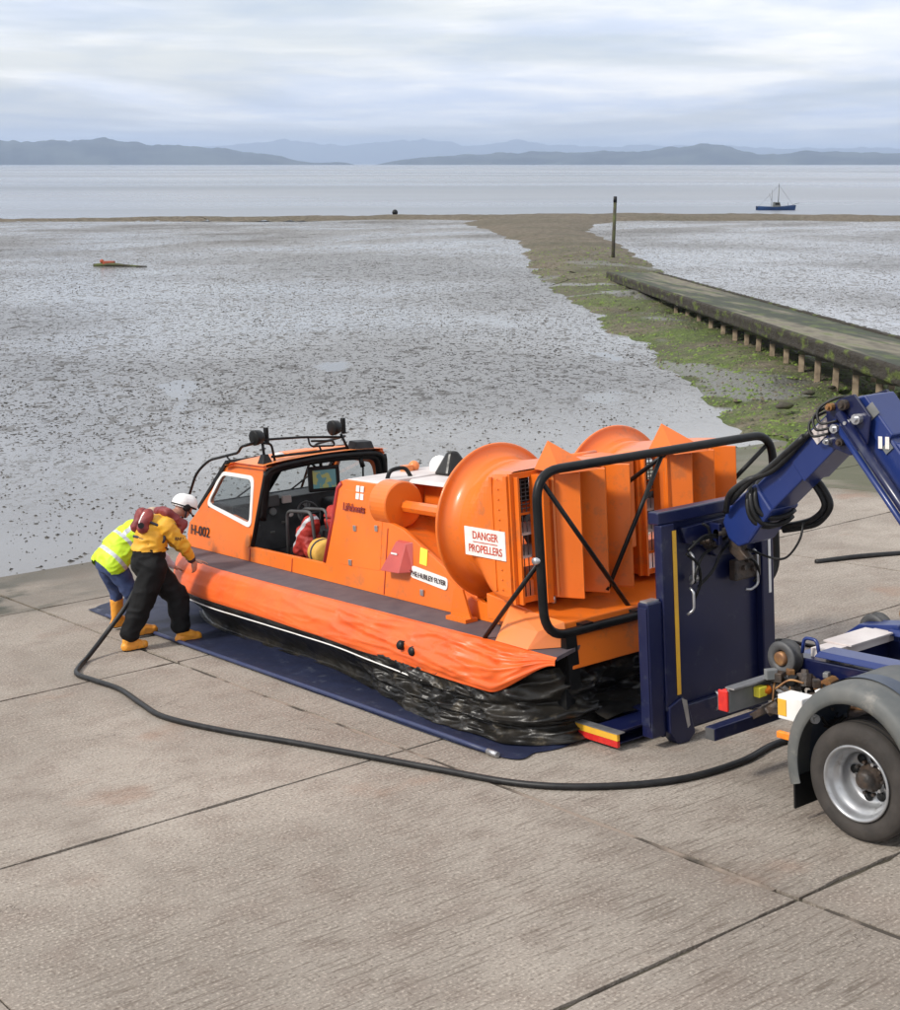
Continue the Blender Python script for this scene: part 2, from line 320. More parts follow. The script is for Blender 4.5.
class MB:
    def __init__(s): s.v = []; s.f = []; s.mi = []; s.sm = []
    def add(s, vs, fs, mi=0, smooth=False):
        k = len(s.v); s.v += [Vector(p) for p in vs]
        for f in fs: s.f.append([i + k for i in f]); s.mi.append(mi); s.sm.append(smooth)
        return s
    def box(s, lo, hi, mi=0, ch=0.):
        x0, y0, z0 = lo; x1, y1, z1 = hi
        return s.hexa([(x0, y0, z0), (x1, y0, z0), (x1, y1, z0), (x0, y1, z0), (x0, y0, z1), (x1, y0, z1), (x1, y1, z1), (x0, y1, z1)], mi)
    def hexa(s, p, mi=0):
        return s.add(p, [(3, 2, 1, 0), (4, 5, 6, 7), (0, 1, 5, 4), (1, 2, 6, 5), (2, 3, 7, 6), (3, 0, 4, 7)], mi)
    def obox(s, c, ax, half, mi=0):            # oriented box: centre, three axes, half sizes
        c = Vector(c); a = [Vector(q).normalized() * h for q, h in zip(ax, half)]
        P = lambda i, j, k: c + a[0] * i + a[1] * j + a[2] * k
        return s.hexa([P(-1, -1, -1), P(1, -1, -1), P(1, 1, -1), P(-1, 1, -1), P(-1, -1, 1), P(1, -1, 1), P(1, 1, 1), P(-1, 1, 1)], mi)
    def bar(s, a, b, wdt, hgt, up=(0, 0, 1), mi=0):
        a = Vector(a); b = Vector(b); d = (b - a); ln = d.length; d.normalize(); x = d.cross(Vector(up)).normalized(); z = x.cross(d)
        return s.obox((a + b) / 2, (x, d, z), (wdt / 2, ln / 2, hgt / 2), mi)
    def prism(s, poly, vec, mi=0):
        poly = [Vector(p) for p in poly]; n = len(poly); vec = Vector(vec)
        tris = tessellate_polygon([poly])
        vs = poly + [p + vec for p in poly]
        fs = [tuple(t) for t in tris] + [tuple(i + n for i in reversed(t)) for t in tris]
        fs += [(i, (i + 1) % n, (i + 1) % n + n, i + n) for i in range(n)]
        return s.add(vs, fs, mi)
    def panel(s, outer, holes, fn, th, mi=0):  # flat outline with holes; fn maps (a, b) to 3-D, th a thickness vector
        loops = [outer] + holes; th = Vector(th)
        flat = [Vector((p[0], p[1], 0)) for lp in loops for p in lp]
        tris = tessellate_polygon([[Vector((p[0], p[1], 0)) for p in lp] for lp in loops])
        vs = [Vector(fn(p.x, p.y)) for p in flat]; n = len(vs)
        fs = [tuple(t) for t in tris] + [tuple(i + n for i in reversed(t)) for t in tris]
        k = 0
        for lp in loops:
            m = len(lp); fs += [(k + i, k + (i + 1) % m, k + (i + 1) % m + n, k + i + n) for i in range(m)]; k += m
        return s.add(vs + [p + th for p in vs], fs, mi)
    def tube(s, pts, r, n=10, closed=False, mi=0):
        pts = [Vector(p) for p in pts]; m = len(pts); rr = r if isinstance(r, (list, tuple)) else [r] * m
        tans = []
        for i in range(m):
            a = pts[(i - 1) % m] if (closed or i > 0) else pts[i]; b = pts[(i + 1) % m] if (closed or i < m - 1) else pts[i]
            tans.append((b - a).normalized())
        ref = Vector((0, 0, 1)) if abs(tans[0].z) < .9 else Vector((1, 0, 0))
        x = tans[0].cross(ref).normalized(); vs = []
        for i in range(m):
            x = (x - tans[i] * x.dot(tans[i])).normalized(); y = tans[i].cross(x)
            for k in range(n):
                a = 2 * math.pi * k / n; vs.append(pts[i] + (x * math.cos(a) + y * math.sin(a)) * rr[i])
        fs = []
        for i in range(m if closed else m - 1):
            j = (i + 1) % m
            for k in range(n): fs.append((i * n + k, i * n + (k + 1) % n, j * n + (k + 1) % n, j * n + k))
        s.add(vs, fs, mi, True)
        if not closed:
            s.add(vs[:n], [tuple(reversed(range(n)))], mi); s.add(vs[-n:], [tuple(range(n))], mi)
        return s
    def cyl(s, a, b, r0, r1=None, n=20, mi=0): return s.tube([a, b], [r0, r0 if r1 is None else r1], n, mi=mi)
    def lathe(s, o, ax, prof, n=40, mi=0, closed=False, smooth=True):
        o = Vector(o); ax = Vector(ax).normalized(); ref = Vector((0, 0, 1)) if abs(ax.z) < .9 else Vector((1, 0, 0))
        x = ax.cross(ref).normalized(); y = ax.cross(x); vs = []; m = len(prof)
        for (h, r) in prof:
            for k in range(n):
                a = 2 * math.pi * k / n; vs.append(o + ax * h + (x * math.cos(a) + y * math.sin(a)) * r)
        fs = []
        for i in range(m if closed else m - 1):
            j = (i + 1) % m
            for k in range(n): fs.append((i * n + k, i * n + (k + 1) % n, j * n + (k + 1) % n, j * n + k))
        return s.add(vs, fs, mi, smooth)
    def sphere(s, c, r, n=16, sc=(1, 1, 1), mi=0):
        c = Vector(c); vs = []; m = n // 2
        for i in range(m + 1):
            t = math.pi * i / m
            for k in range(n):
                a = 2 * math.pi * k / n; vs.append(c + Vector((r * sc[0] * math.sin(t) * math.cos(a), r * sc[1] * math.sin(t) * math.sin(a), r * sc[2] * math.cos(t))))
        return s.add(vs, [(i * n + k, (i + 1) * n + k, (i + 1) * n + (k + 1) % n, i * n + (k + 1) % n) for i in range(m) for k in range(n)], mi, True)
    def grid(s, nu, nv, fn, mi=0, closed_u=False, smooth=True):
        vs = [Vector(fn(i / (nu - (0 if closed_u else 1)), j / (nv - 1))) for i in range(nu) for j in range(nv)]
        fs = []
        for i in range(nu if closed_u else nu - 1):
            for j in range(nv - 1):
                q = (i + 1) % nu; fs.append((i * nv + j, q * nv + j, q * nv + j + 1, i * nv + j + 1))
        return s.add(vs, fs, mi, smooth)
    def build(s, name, mats, parent=None, base=(0, 0, 0), frame='ramp', bevel=0., fixn=True):
        me = bpy.data.meshes.new(name); o = bpy.data.objects.new(name, me); COL.objects.link(o)
        if parent is not None:
            b, fr = FR[parent.name]; o.parent = parent; FR[o.name] = (b, fr)
        else:
            b = Vector(base); place(o, base, frame)
        me.from_pydata([tuple(p - b) for p in s.v], [], s.f)
        if not isinstance(mats, (list, tuple)): mats = [mats]
        for m in mats: me.materials.append(m)
        me.polygons.foreach_set('material_index', s.mi); me.polygons.foreach_set('use_smooth', s.sm)
        bm = bmesh.new(); bm.from_mesh(me); bmesh.ops.remove_doubles(bm, verts=bm.verts, dist=1e-5)
        if fixn: bmesh.ops.recalc_face_normals(bm, faces=bm.faces)
        bm.to_mesh(me); bm.free(); me.update()
        if bevel:
            md = o.modifiers.new('bevel', 'BEVEL'); md.width = bevel; md.segments = 2; md.limit_method = 'ANGLE'; md.angle_limit = R(35)
        return o

def spline(pts, k=6, closed=False):            # Catmull-Rom through the points
    P = [Vector(p) for p in pts]; n = len(P); out = []
    for i in range(n if closed else n - 1):
        a = P[(i - 1) % n] if closed or i > 0 else P[i] * 2 - P[i + 1]; b = P[i]; c = P[(i + 1) % n]
        d = P[(i + 2) % n] if closed or i < n - 2 else P[i + 1] * 2 - P[i]
        for j in range(k):
            t = j / k; out.append(.5 * ((2 * b) + (c - a) * t + (2 * a - 5 * b + 4 * c - d) * t * t + (3 * b - a - 3 * c + d) * t ** 3))
    if not closed: out.append(P[-1])
    return out
def roundpath(pts, rad, k=6, closed=False):    # polyline with rounded corners
    P = [Vector(p) for p in pts]; n = len(P); out = []
    for i in range(n):
        if not closed and i in (0, n - 1): out.append(P[i]); continue
        a, b, c = P[(i - 1) % n], P[i], P[(i + 1) % n]
        r = min(rad, (a - b).length * .45, (c - b).length * .45)
        p0 = b + (a - b).normalized() * r; p1 = b + (c - b).normalized() * r
        for j in range(k + 1):
            t = j / k; out.append(p0 * (1 - t) ** 2 + b * 2 * t * (1 - t) + p1 * t * t)
    return out
def round2(pts, rad, k=4): return [(p.x, p.y) for p in roundpath([(a, b, 0) for a, b in pts], rad, k, True)]

def text(s, size, org, xd, yd, material, name, parent, depth=.004, xs=1., align='CENTER', bold=.008):
    cu = bpy.data.curves.new('txt', 'FONT'); cu.body = s; cu.size = size; cu.align_x = align; cu.align_y = 'CENTER'; cu.extrude = depth; cu.resolution_u = 3; cu.offset = size * bold
    t = bpy.data.objects.new('txt', cu); COL.objects.link(t); bpy.context.view_layer.update()
    me = bpy.data.meshes.new_from_object(t.evaluated_get(bpy.context.evaluated_depsgraph_get()))
    xd = Vector(xd).normalized(); yd = Vector(yd); yd = (yd - xd * yd.dot(xd)).normalized(); zd = xd.cross(yd); org = Vector(org)
    mb = MB(); mb.add([org + xd * v.co.x * xs + yd * v.co.y + zd * v.co.z for v in me.vertices], [tuple(p.vertices) for p in me.polygons])
    bpy.data.objects.remove(t); bpy.data.curves.remove(cu); bpy.data.meshes.remove(me)
    return mb.build(name, material, parent, fixn=False)

def capsules(mb, caps, n=18):
    for c in caps:
        p0, r0, p1, r1 = Vector(c[0]), c[1], Vector(c[2]), c[3]; sc = c[4] if len(c) > 4 else None
        d = (p1 - p0); ln = d.length; d = d.normalized() if ln > 1e-6 else Vector((0, 0, 1))
        x = d.orthogonal().normalized(); y = d.cross(x); rings = []
        for i in range(1, 7): a = math.pi / 2 * i / 6; rings.append((p0 - d * r0 * math.cos(a), r0 * math.sin(a)))
        for i in range(0, 6): a = math.pi / 2 * i / 6; rings.append((p1 + d * r1 * math.sin(a), r1 * math.cos(a)))
        vs = [p0 - d * r0]
        for c0, r in rings:
            for k in range(n): t = 2 * math.pi * k / n; vs.append(c0 + (x * math.cos(t) + y * math.sin(t)) * r)
        vs.append(p1 + d * r1)
        fs = [(0, 1 + (k + 1) % n, 1 + k) for k in range(n)]
        m = len(rings)
        for i in range(m - 1):
            for k in range(n): a = 1 + i * n; b = a + n; fs.append((a + k, a + (k + 1) % n, b + (k + 1) % n, b + k))
        e = len(vs) - 1; a = 1 + (m - 1) * n; fs += [(a + k, a + (k + 1) % n, e) for k in range(n)]
        if sc:                                  # flatten about the capsule's middle along a direction
            ax = Vector(sc[0]).normalized(); mid = (p0 + p1) / 2
            vs = [v + ax * ((v - mid).dot(ax) * (sc[1] - 1)) for v in vs]
        mb.add(vs, fs)
def blob(name, caps, mats, parent, voxel=.012, smooth=4, wrinkle=0., wscale=9., matfn=None, cut=None, base=(0, 0, 0)):
    mb = MB(); capsules(mb, caps); o = mb.build('tmp', M['skin'], None, fixn=False)
    md = o.modifiers.new('r', 'REMESH'); md.mode = 'VOXEL'; md.voxel_size = voxel
    md = o.modifiers.new('s', 'SMOOTH'); md.iterations = smooth; md.factor = .5
    bpy.context.view_layer.update()
    me = bpy.data.meshes.new_from_object(o.evaluated_get(bpy.context.evaluated_depsgraph_get()))
    old = o.data; bpy.data.objects.remove(o); bpy.data.meshes.remove(old); FR.pop('tmp', None)
    vs = [v.co.copy() for v in me.vertices]; ns = [v.normal.copy() for v in me.vertices]
    if wrinkle:
        for i, v in enumerate(vs):
            q = Vector((v.x * wscale, v.y * wscale, v.z * wscale * 1.6))
            vs[i] = v + ns[i] * ((1 - abs(noise.noise(q)) * 2.2) * wrinkle + noise.noise(q * .4 + Vector((5, 1, 2))) * wrinkle * 1.2)
    r = MB(); fs = []; mi = []
    for p in me.polygons:
        if cut and cut(p.center): continue
        fs.append(tuple(p.vertices)); mi.append(matfn(p.center) if matfn else 0)
    r.add(vs, fs, 0, True); r.mi = mi
    bpy.data.meshes.remove(me)
    return r.build(name, mats, parent, base=base, fixn=False)
# ------------------------------------------------------------------ setting
random.seed(4)
MUDZ = -1.084; SEAZ = -1.38
cam_xy = Vector((-7.124, -8.729))
# sea: a disc reaching the horizon
mb = MB(); rings = [0, 60, 140, 300, 700, 1800, 5000, 12000, 26000]; ns = 72
vs = [(cam_xy.x, cam_xy.y, SEAZ)]; fs = []
for r in rings[1:]:
    for k in range(ns): a = 2 * math.pi * k / ns; vs.append((cam_xy.x + r * math.cos(a), cam_xy.y + r * math.sin(a), SEAZ))
fs += [(0, 1 + k, 1 + (k + 1) % ns) for k in range(ns)]
for i in range(len(rings) - 2):
    for k in range(ns): a = 1 + i * ns; b = a + ns; fs.append((a + k, b + k, b + (k + 1) % ns, a + (k + 1) % ns))
mb.add(vs, fs, 0, True); tagit(mb.build('sea', M['sea'], frame='world'), kind='structure')

# tidal mud flat, its seaward edge wandering along the tide line
def tide_edge(t):                              # t along the edge, far left to far right of the bay
    p = Vector((-260, 300, 0)).lerp(Vector((330, -40, 0)), t); d = Vector((.5, .866, 0))
    q = Vector((20, 172, 0)); return p
edge = [(-420, 330), (-200, 262), (-60, 205), (30, 158), (46, 152), (58, 144), (75, 133), (92, 127), (108, 121), (124, 114), (140, 104), (160, 88), (200, 60), (290, -20), (420, -150)]
ed = spline([(x, y, 0) for x, y in edge], 8)
ed2 = []
for i, p in enumerate(ed):
    q = p + Vector((.53, .85, 0)) * (noise.noise(Vector((p.x * .06, p.y * .06, 2))) * 7 + noise.noise(Vector((p.x * .3, 7, p.y * .3))) * 2.0); ed2.append(q)
mb = MB(); nrow = 60
def mudf(a, b):
    i = a * (len(ed2) - 1); k = min(int(i), len(ed2) - 2); e = ed2[k].lerp(ed2[k + 1], i - k)
    base = Vector((e.x * .35 + 2, 6, 0)) if True else e
    base = Vector((-90 + 240 * a, 5.5 - 30 * max(0, a - .5), 0))
    t = b ** 1.0; p = base.lerp(e, t); z = MUDZ + .035 * noise.noise(Vector((p.x * .12, p.y * .12, 0))) + .012 * noise.noise(Vector((p.x * .6, p.y * .6, 0)))
    if t > .93: z -= ((t - .93) / .07) ** 2 * .42
    return (p.x, p.y, z)
mb.grid(len(ed2) * 2, 150, mudf); mb.build('mud', M['mud'], frame='world')
tagit(bpy.data.objects['mud'], kind='structure')

# shingle and weed bank: a low ridge that runs out from the slip and then turns along the tide line
ridge = [((15.5, 4.6), 3.8, .30), ((17.8, 7.6), 3.8, .34), ((19.9, 10.1), 3.7, .34), ((22.7, 13.8), 3.6, .34), ((26.2, 18.9), 3.5, .34), ((30.6, 25.0), 3.5, .34), ((36.6, 33.7), 3.7, .36), ((45.9, 46.6), 3.8, .38), ((53.8, 57.2), 3.7, .4),
         ((63.2, 68.0), 3.7, .42), ((79, 90), 4.2, .46), ((90, 105), 7.0, .5), ((100, 111), 7.5, .55)]
under = [((43, 42), 2.6, .2), ((31, 25), 3.6, .12), ((25, 14.5), 5.0, .10), ((19, 4), 7.0, .10)]
tips = [[((52, 146), 1.2, .22), ((62, 141), 1.6, .26), ((75, 134), 2.0, .3), ((88, 123.5), 3.4, .42), ((98, 117), 6.0, .5), ((106, 111), 8.6, .6), ((115, 104), 7.5, .58), ((122, 98), 6.5, .5), ((130, 88), 6, .42), ((150, 66), 6, .38), ((200, 10), 7, .35)],
        [((22, 176), 1.2, .22), ((35, 166), 2.0, .34), ((46, 158), 1.6, .28), ((53, 152.5), .8, .15)]]
def seg_h(x, y, chain):
    best = -9
    for (a, wa, ha), (b, wb, hb) in zip(chain, chain[1:]):
        ax, ay = a; bx, by = b; dx, dy = bx - ax, by - ay; t = max(0, min(1, ((x - ax) * dx + (y - ay) * dy) / (dx * dx + dy * dy)))
        d = math.hypot(x - ax - t * dx, y - ay - t * dy); wd = wa + (wb - wa) * t; hh = ha + (hb - ha) * t
        best = max(best, hh * (1 - (d / wd) ** 2))
    return best
def bank_h(x, y):
    h = max(seg_h(x, y, ridge), seg_h(x, y, under), seg_h(x, y, tips[0]), seg_h(x, y, tips[1]))
    if h < -1: return -1
    n = noise.noise(Vector((x * .22, y * .22, 0))) * .16 + noise.noise(Vector((x * .7, y * .7, 3))) * .07 + noise.noise(Vector((x * 2.3, y * 2.3, 3))) * .03
    g = noise.noise(Vector((x * .5 + 9, y * .5, 1)))
    return min(h, .30 + h * .3) + n - .04 - (.12 if g > .25 and y < 60 else 0)
mb = MB(); idx = {}
def cellgrid(x0, x1, y0, y1, st):
    nx = int((x1 - x0) / st); ny = int((y1 - y0) / st); hh = {}
    for i in range(nx + 1):
        for j in range(ny + 1): hh[i, j] = bank_h(x0 + i * st, y0 + j * st)
    vid = {}; vs = []; fs = []
    for i in range(nx):
        for j in range(ny):
            q = [(i, j), (i + 1, j), (i + 1, j + 1), (i, j + 1)]
            if max(hh[k] for k in q) < -.06: continue
            f = []
            for k in q:
                if k not in vid: vid[k] = len(vs); vs.append((x0 + k[0] * st, y0 + k[1] * st, MUDZ + max(hh[k], -.2)))
                f.append(vid[k])
            fs.append(tuple(f))
    mb.add(vs, fs, 0, True)
cellgrid(6, 46, -6, 46, .35); cellgrid(28, 46, 46, 54, .5); cellgrid(46, 70, 36, 90, .6); cellgrid(70, 160, 50, 150, 1.0); cellgrid(15, 70, 130, 180, .9)
tagit(mb.build('bank', M['bank'], frame='world'), kind='structure')

# slipway: cast slabs with open joints over a dirty bed
mb = MB()
us = [(-22, -13), (-13, -4.6), (-4.6, -.38), (-.34, 3.9), (3.93, 7.98), (8.02, 12.9), (12.95, 17.5)]
vj = [-16.2, -12, -7.75, -3.5, .69, 4.95, 8.86, 13.2]
rj = random.Random(3)
def slab(u0, u1, v0, v1, dz):
    nx = max(2, int((u1 - u0) / .14)); ny = max(2, int((v1 - v0) / .14))
    per = [(u0 + (u1 - u0) * i / nx, v0) for i in range(nx)] + [(u1, v0 + (v1 - v0) * i / ny) for i in range(ny)] + \
          [(u1 - (u1 - u0) * i / nx, v1) for i in range(nx)] + [(u0, v1 - (v1 - v0) * i / ny) for i in range(ny)]
    top = []
    for x, y in per:
        q = Vector((x * 1.7, y * 1.7, 3.3)); k = noise.noise(q) * .022 + noise.noise(q * 6) * .012 + max(0, noise.noise(q * 3.1 + Vector((5, 5, 5))) - .30) * .09
        cx_, cy_ = (u0 + u1) / 2, (v0 + v1) / 2; d = Vector((cx_ - x, cy_ - y)).normalized()
        k = max(-.002, k) ; top.append((x + (d.x > 0 and 1 or -1) * k * (abs(x - u0) < 1e-6 or abs(x - u1) < 1e-6), y + (d.y > 0 and 1 or -1) * k * (abs(y - v0) < 1e-6 or abs(y - v1) < 1e-6), dz))
    n = len(top); mb.add(top + [(a, b, -.08) for a, b, _ in top], [tuple(range(n))] + [(i, (i + 1) % n, (i + 1) % n + n, i + n) for i in range(n)])
for i, (a, b) in enumerate(us):
    off = {4: 0, 5: -.55, 6: -.9}.get(i, 0)
    for j in range(len(vj) - 1):
        v0 = vj[j] + .014; v1 = vj[j + 1] - .014; sh = 0
        if i <= 2 and j in (2, 3): pass
        sk = off if j > 3 else 0
        top_v = min(v1 + (off if j + 1 > 3 else 0), 13.2)
        slab(a, b, v0 + sk, top_v, rj.uniform(-.002, .002) if v1 < 13 else 0)
tagit(mb.build('slipway', M['concrete']), kind='structure')
mb = MB(); mb.box((-30, -24, -.35), (18, 13.6, -.022)); tagit(mb.build('slipway_bed', M['joint']), kind='structure')
mb = MB(); mb.box((-.379, -3.3, -.03), (-.341, 4.6, -.004)); mb.box((-.379, -12, -.03), (-.341, -3.7, -.004)); tagit(mb.build('joint_filler', M['joint_repair']), kind='structure')

# weed clumps and pebbles on the bank, worm casts on the flat: countless, so one object each
def clumps(name, mats, n, where, size, squash, seed):
    rr = random.Random(seed); mb = MB(); k = 0; tries = 0
    while k < n and tries < n * 12:
        tries += 1; w_ = where(rr)
        if w_ is None: continue
        x, y, z = w_; a = rr.uniform(0, 6.283); L_ = size[0] + (size[1] - size[0]) * rr.random() ** 2; W_ = L_ * rr.uniform(*size[2]); H_ = L_ * rr.uniform(*squash)
        ca, sa = math.cos(a), math.sin(a); pts = []
        for (px, py) in ((-1, .1), (-.3, -1), (.8, -.6), (1, .5), (-.2, .9)):
            px *= L_ / 2 * rr.uniform(.7, 1.2); py *= W_ / 2 * rr.uniform(.7, 1.2); pts.append((x + px * ca - py * sa, y + px * sa + py * ca, z))
        o_ = rr.uniform(-.25, .25) * L_; pts.append((x + o_ * ca, y + o_ * sa, z + H_))
        mb.add(pts, [(0, 1, 5), (1, 2, 5), (2, 3, 5), (3, 4, 5), (4, 0, 5)], rr.randrange(len(mats))); k += 1
    return tagit(mb.build(name, mats, frame='world', fixn=False), kind='stuff')
fwd2 = Vector((.6093, .7929)).normalized()
def on_bank(rr):
    t = rr.random() ** 1.7; d = 18 + 85 * t; az_ = R(rr.uniform(37, 57)); x = cam_xy.x + math.sin(az_) * d; y = cam_xy.y + math.cos(az_) * d; h = bank_h(x, y)
    if h < .0: return None
    return (x, y, MUDZ + h - .02)
clumps('seaweed', [M['weed_green'], M['weed_green'], M['weed_brown'], M['weed_dark']], 26000, on_bank, (.05, .20, (.4, .9)), (.15, .4), 5)
def on_mud(rr):
    t = rr.random() ** 1.25; d = 21.5 + 95 * t; az_ = R(rr.uniform(20, 58)); x = cam_xy.x + math.sin(az_) * d; y = cam_xy.y + math.cos(az_) * d
    if bank_h(x, y) > -.08: return None
    q = noise.noise(Vector((x * .09, y * .09, 5))) + .5 * noise.noise(Vector((x * .35, y * .35, 2)))
    if q < -.30 + rr.random() * .5 - (.25 if d > 32 else -.1) : return None
    return (x, y, MUDZ + .035 * noise.noise(Vector((x * .12, y * .12, 0))) - .012)
clumps('worm_casts', [M['cast']], 42000, on_mud, (.045, .165, (.2, .5)), (.12, .28), 9)

# ------------------------------------------------------------------ hills over the bay
def ridge_hill(name, prof, dist, depth, material, seed, rough=.06):
    # prof: (azimuth degrees, height over the sea in metres)
    mb = MB(); n = (len(prof) - 1) * 22; A = [p[0] for p in prof]; H = [p[1] for p in prof]
    sp = spline([(a, h, 0) for a, h in prof], 22); m = 12
    def fn(i, j):
        p = sp[min(int(round(i * (len(sp) - 1))), len(sp) - 1)]; a = R(p.x); h = max(p.y, 0)
        d = dist + depth * (j - .5) ; q = Vector((p.x * 1.9 + seed, j * 4, seed)); nn = noise.fractal(q, 1.1, 2.1, 5)
        prof_ = math.sin(math.pi * min(1, j * 1.1) ** .8)
        z = h * max(0, prof_) * (1 + nn * .10) + h * rough * nn * .5
        return (cam_xy.x + math.sin(a) * d, cam_xy.y + math.cos(a) * d, SEAZ - 3 + z)
    mb.grid(len(sp), m, fn); return tagit(mb.build(name, material, frame='world'), kind='structure')
k = 9500
ridge_hill('hills', [(6, 90), (12, 120), (17, 140), (20.8, .0152 * k), (22.5, .0150 * k), (24.4, .0160 * k), (26.2, .0130 * k), (28, .0118 * k), (29.5, .0090 * k), (30.8, .0066 * k), (31.6, .0034 * k), (32.3, .0016 * k), (33.4, .0018 * k), (34, 0)], k, 2600, M['hill'], 1.3)
ridge_hill('hills', [(34.6, 0), (35.6, .003 * k), (37, .0056 * k), (40, .0078 * k), (43, .0086 * k), (44.8, .0092 * k), (46.2, .0118 * k), (47.7, .0124 * k), (48.6, .0088 * k), (49.7, .0066 * k), (50.8, .0086 * k), (52.5, .0080 * k), (54.4, .0070 * k), (58, .006 * k), (66, .008 * k)], k, 2400, M['hill'], 7.7)
k = 23500
ridge_hill('mountains', [(20, .010 * k), (24, .012 * k), (28, .011 * k), (29.8, .0135 * k), (31, .0152 * k), (32.6, .0128 * k), (34, .0128 * k), (35.6, .0150 * k), (37.2, .0148 * k), (38.4, .0118 * k), (40, .0148 * k), (41.2, .0132 * k), (43, .0112 * k), (45, .0120 * k), (48.5, .0112 * k), (50, .0098 * k), (53, .0105 * k), (56, .009 * k), (62, .01 * k)], k, 3200, M['hill'], 3.1, .03)

# haze: one even, thin volume round everything
hz = bpy.data.materials.new('haze'); hz.use_nodes = True; n = hz.node_tree.nodes; n.remove(n['Principled BSDF'])
pv = n.new('ShaderNodeVolumePrincipled'); pv.inputs['Color'].default_value = (.62, .76, 1, 1); pv.inputs['Density'].default_value = 9.5e-5; pv.inputs['Anisotropy'].default_value = .1
hz.node_tree.links.new(pv.outputs[0], n['Material Output'].inputs['Volume'])
mb = MB(); mb.box((-27500, -27500, -6), (27500, 27500, 385)); tagit(mb.build('haze', hz, frame='world'), kind='stuff')

# ------------------------------------------------------------------ jetty, post, boat, wrack on the mud
jt = thing('jetty', 'low weed covered concrete and timber jetty on piles, running out beside the green bank', 'jetty', (25, 18, MUDZ), 'world')
J0, J1 = Vector((44.08, 44.86, -.52)), Vector((19.45, 10.04, .52))
Lp = [J0.lerp(J1, t) for t in (0, .3, .6, .9, 1.25)]; Rp = [p + Vector((.816, -.577, .0)) * 2.25 for p in Lp]
def lerp_chain(ch, t):
    i = t * (len(ch) - 1); k = min(int(i), len(ch) - 2); return ch[k].lerp(ch[k + 1], i - k)
mb = MB()
def jdeck(a, b):
    l = lerp_chain(Lp, a); r = lerp_chain(Rp, a); p = l.lerp(r, b); p = p.copy(); p.z += .015 * noise.noise(p * 2); return p
mb.grid(160, 9, jdeck, smooth=False)
mb.build('deck', M['jetty_top'], jt)
for side, ch, sg in ((0, Lp, -1), (1, Rp, 1)):
    mb = MB()
    def fn(a, b):
        l = lerp_chain(Lp, a); r = lerp_chain(Rp, a); ac = (r - l).normalized(); p = (r if side else l)
        hgt = .36; prof = [(0, -.3), (0, .045), (-.10, .06), (-.16, .0), (-.13, -.2), (-.15, -.30), (-.11, -hgt), (.06, -hgt), (.06, -.2)]
        i = b * (len(prof) - 1); k = min(int(i), len(prof) - 2); f = i - k
        ox = prof[k][0] * (1 - f) + prof[k + 1][0] * f; oz = prof[k][1] * (1 - f) + prof[k + 1][1] * f
        q = p + ac * ox * (-1 if side else 1) + Vector((0, 0, oz)); nn = noise.noise(q * 3.1) * .05 + noise.noise(q * 9) * .025
        return q + (ac * (1 if side else -1) + Vector((0, 0, .3))) * nn
    mb.grid(420, 17, fn); mb.build('edge_beam', M['jetty_side'], jt)
for i in range(26):                              # joists in the shade under the deck
    t = i / 25; l = lerp_chain(Lp, t); r = lerp_chain(Rp, t); mb = MB(); mb.bar(l + Vector((0, 0, -.2)), r + Vector((0, 0, -.2)), .16, .22); mb.build('joist', M['wood_dark'], jt)
def on_jetty(x, side):
    ch = Rp if side else Lp
    for i in range(1001):
        p = lerp_chain(ch, i / 1000)
        if p.x <= x: return p
    return ch[-1]
for k, x in enumerate([39.5, 37.7, 36.2, 34.6, 33.3, 32.1, 30.9, 29.8, 28.8, 27.9, 27.0, 26.1, 25.2, 24.3, 23.4, 22.5, 21.6, 20.6, 19.5, 18.0]):
    for side in (0, 1):
        p = on_jetty(x, side); p = p + Vector((.22 if side == 0 else -.2, -.12, 0)); g = MUDZ - .3
        a = random.uniform(-.04, .04)
        mb = MB(); mb.bar((p.x + a, p.y, g), (p.x, p.y, p.z - .42), .15, .15, up=(1, .6, 0)); mb.build('pile', M['pile'], jt)
    if k < 19:
        l = on_jetty(x, 0); r = on_jetty(x, 1); mb = MB(); mb.bar(l + Vector((.2, -.1, -.5)), r + Vector((-.2, -.1, -.5)), .16, .14); mb.build('cross_beam', M['wood_dark'], jt)

pt = thing('marker_post', 'tall dark wooden post standing alone in the mud at the far end of the jetty', 'post', (55.8, 56.8, MUDZ), 'world')
mb = MB(); mb.tube([(55.8, 56.8, MUDZ - .6), (55.82, 56.82, 0.2), (56.0, 56.95, 2.5)], [.12, .11, .10], 10); mb.build('shaft', M['wood_dark'], pt)
mb = MB(); mb.tube([(56.0, 56.95, 2.49), (56.02, 56.97, 2.84)], [.115, .11], 10); mb.build('cap', M['black'], pt)

bt = thing('fishing_boat', 'small blue fishing boat with a tall mast moored on the calm water', 'boat', (152, 125.4, SEAZ), 'world')
bc = Vector((151.9, 125.3, SEAZ)); bx = Vector((.793, -.61, 0)); by = Vector((.61, .793, 0)); bz = Vector((0, 0, 1))
def B(x, y, z): return bc + bx * x + by * y + bz * z
BS = 1.0
mb = MB()
def hull(a, b):
    x = -2.55 + 5.1 * a; beam = .95 * (1 - max(0, (a - .55) / .45) ** 2.2) * (1 - .25 * max(0, (.15 - a) / .15)); sheer = .42 + .30 * max(0, a - .45) ** 1.4 * 2 + .10 * (1 - a) ** 3
    ang = -math.pi / 2 + math.pi * (b - .5) ; t = b * 2 - 1
    y = beam * math.copysign(abs(t) ** .5, t) if abs(t) < 1 else beam * t; z = sheer - (sheer + .35) * (1 - abs(t) ** 2.2)
    return B(x + (.25 if a > .95 else 0) * abs(t), y, z)
mb.grid(26, 17, hull); mb.build('hull', M['hullblue'], bt, fixn=False)
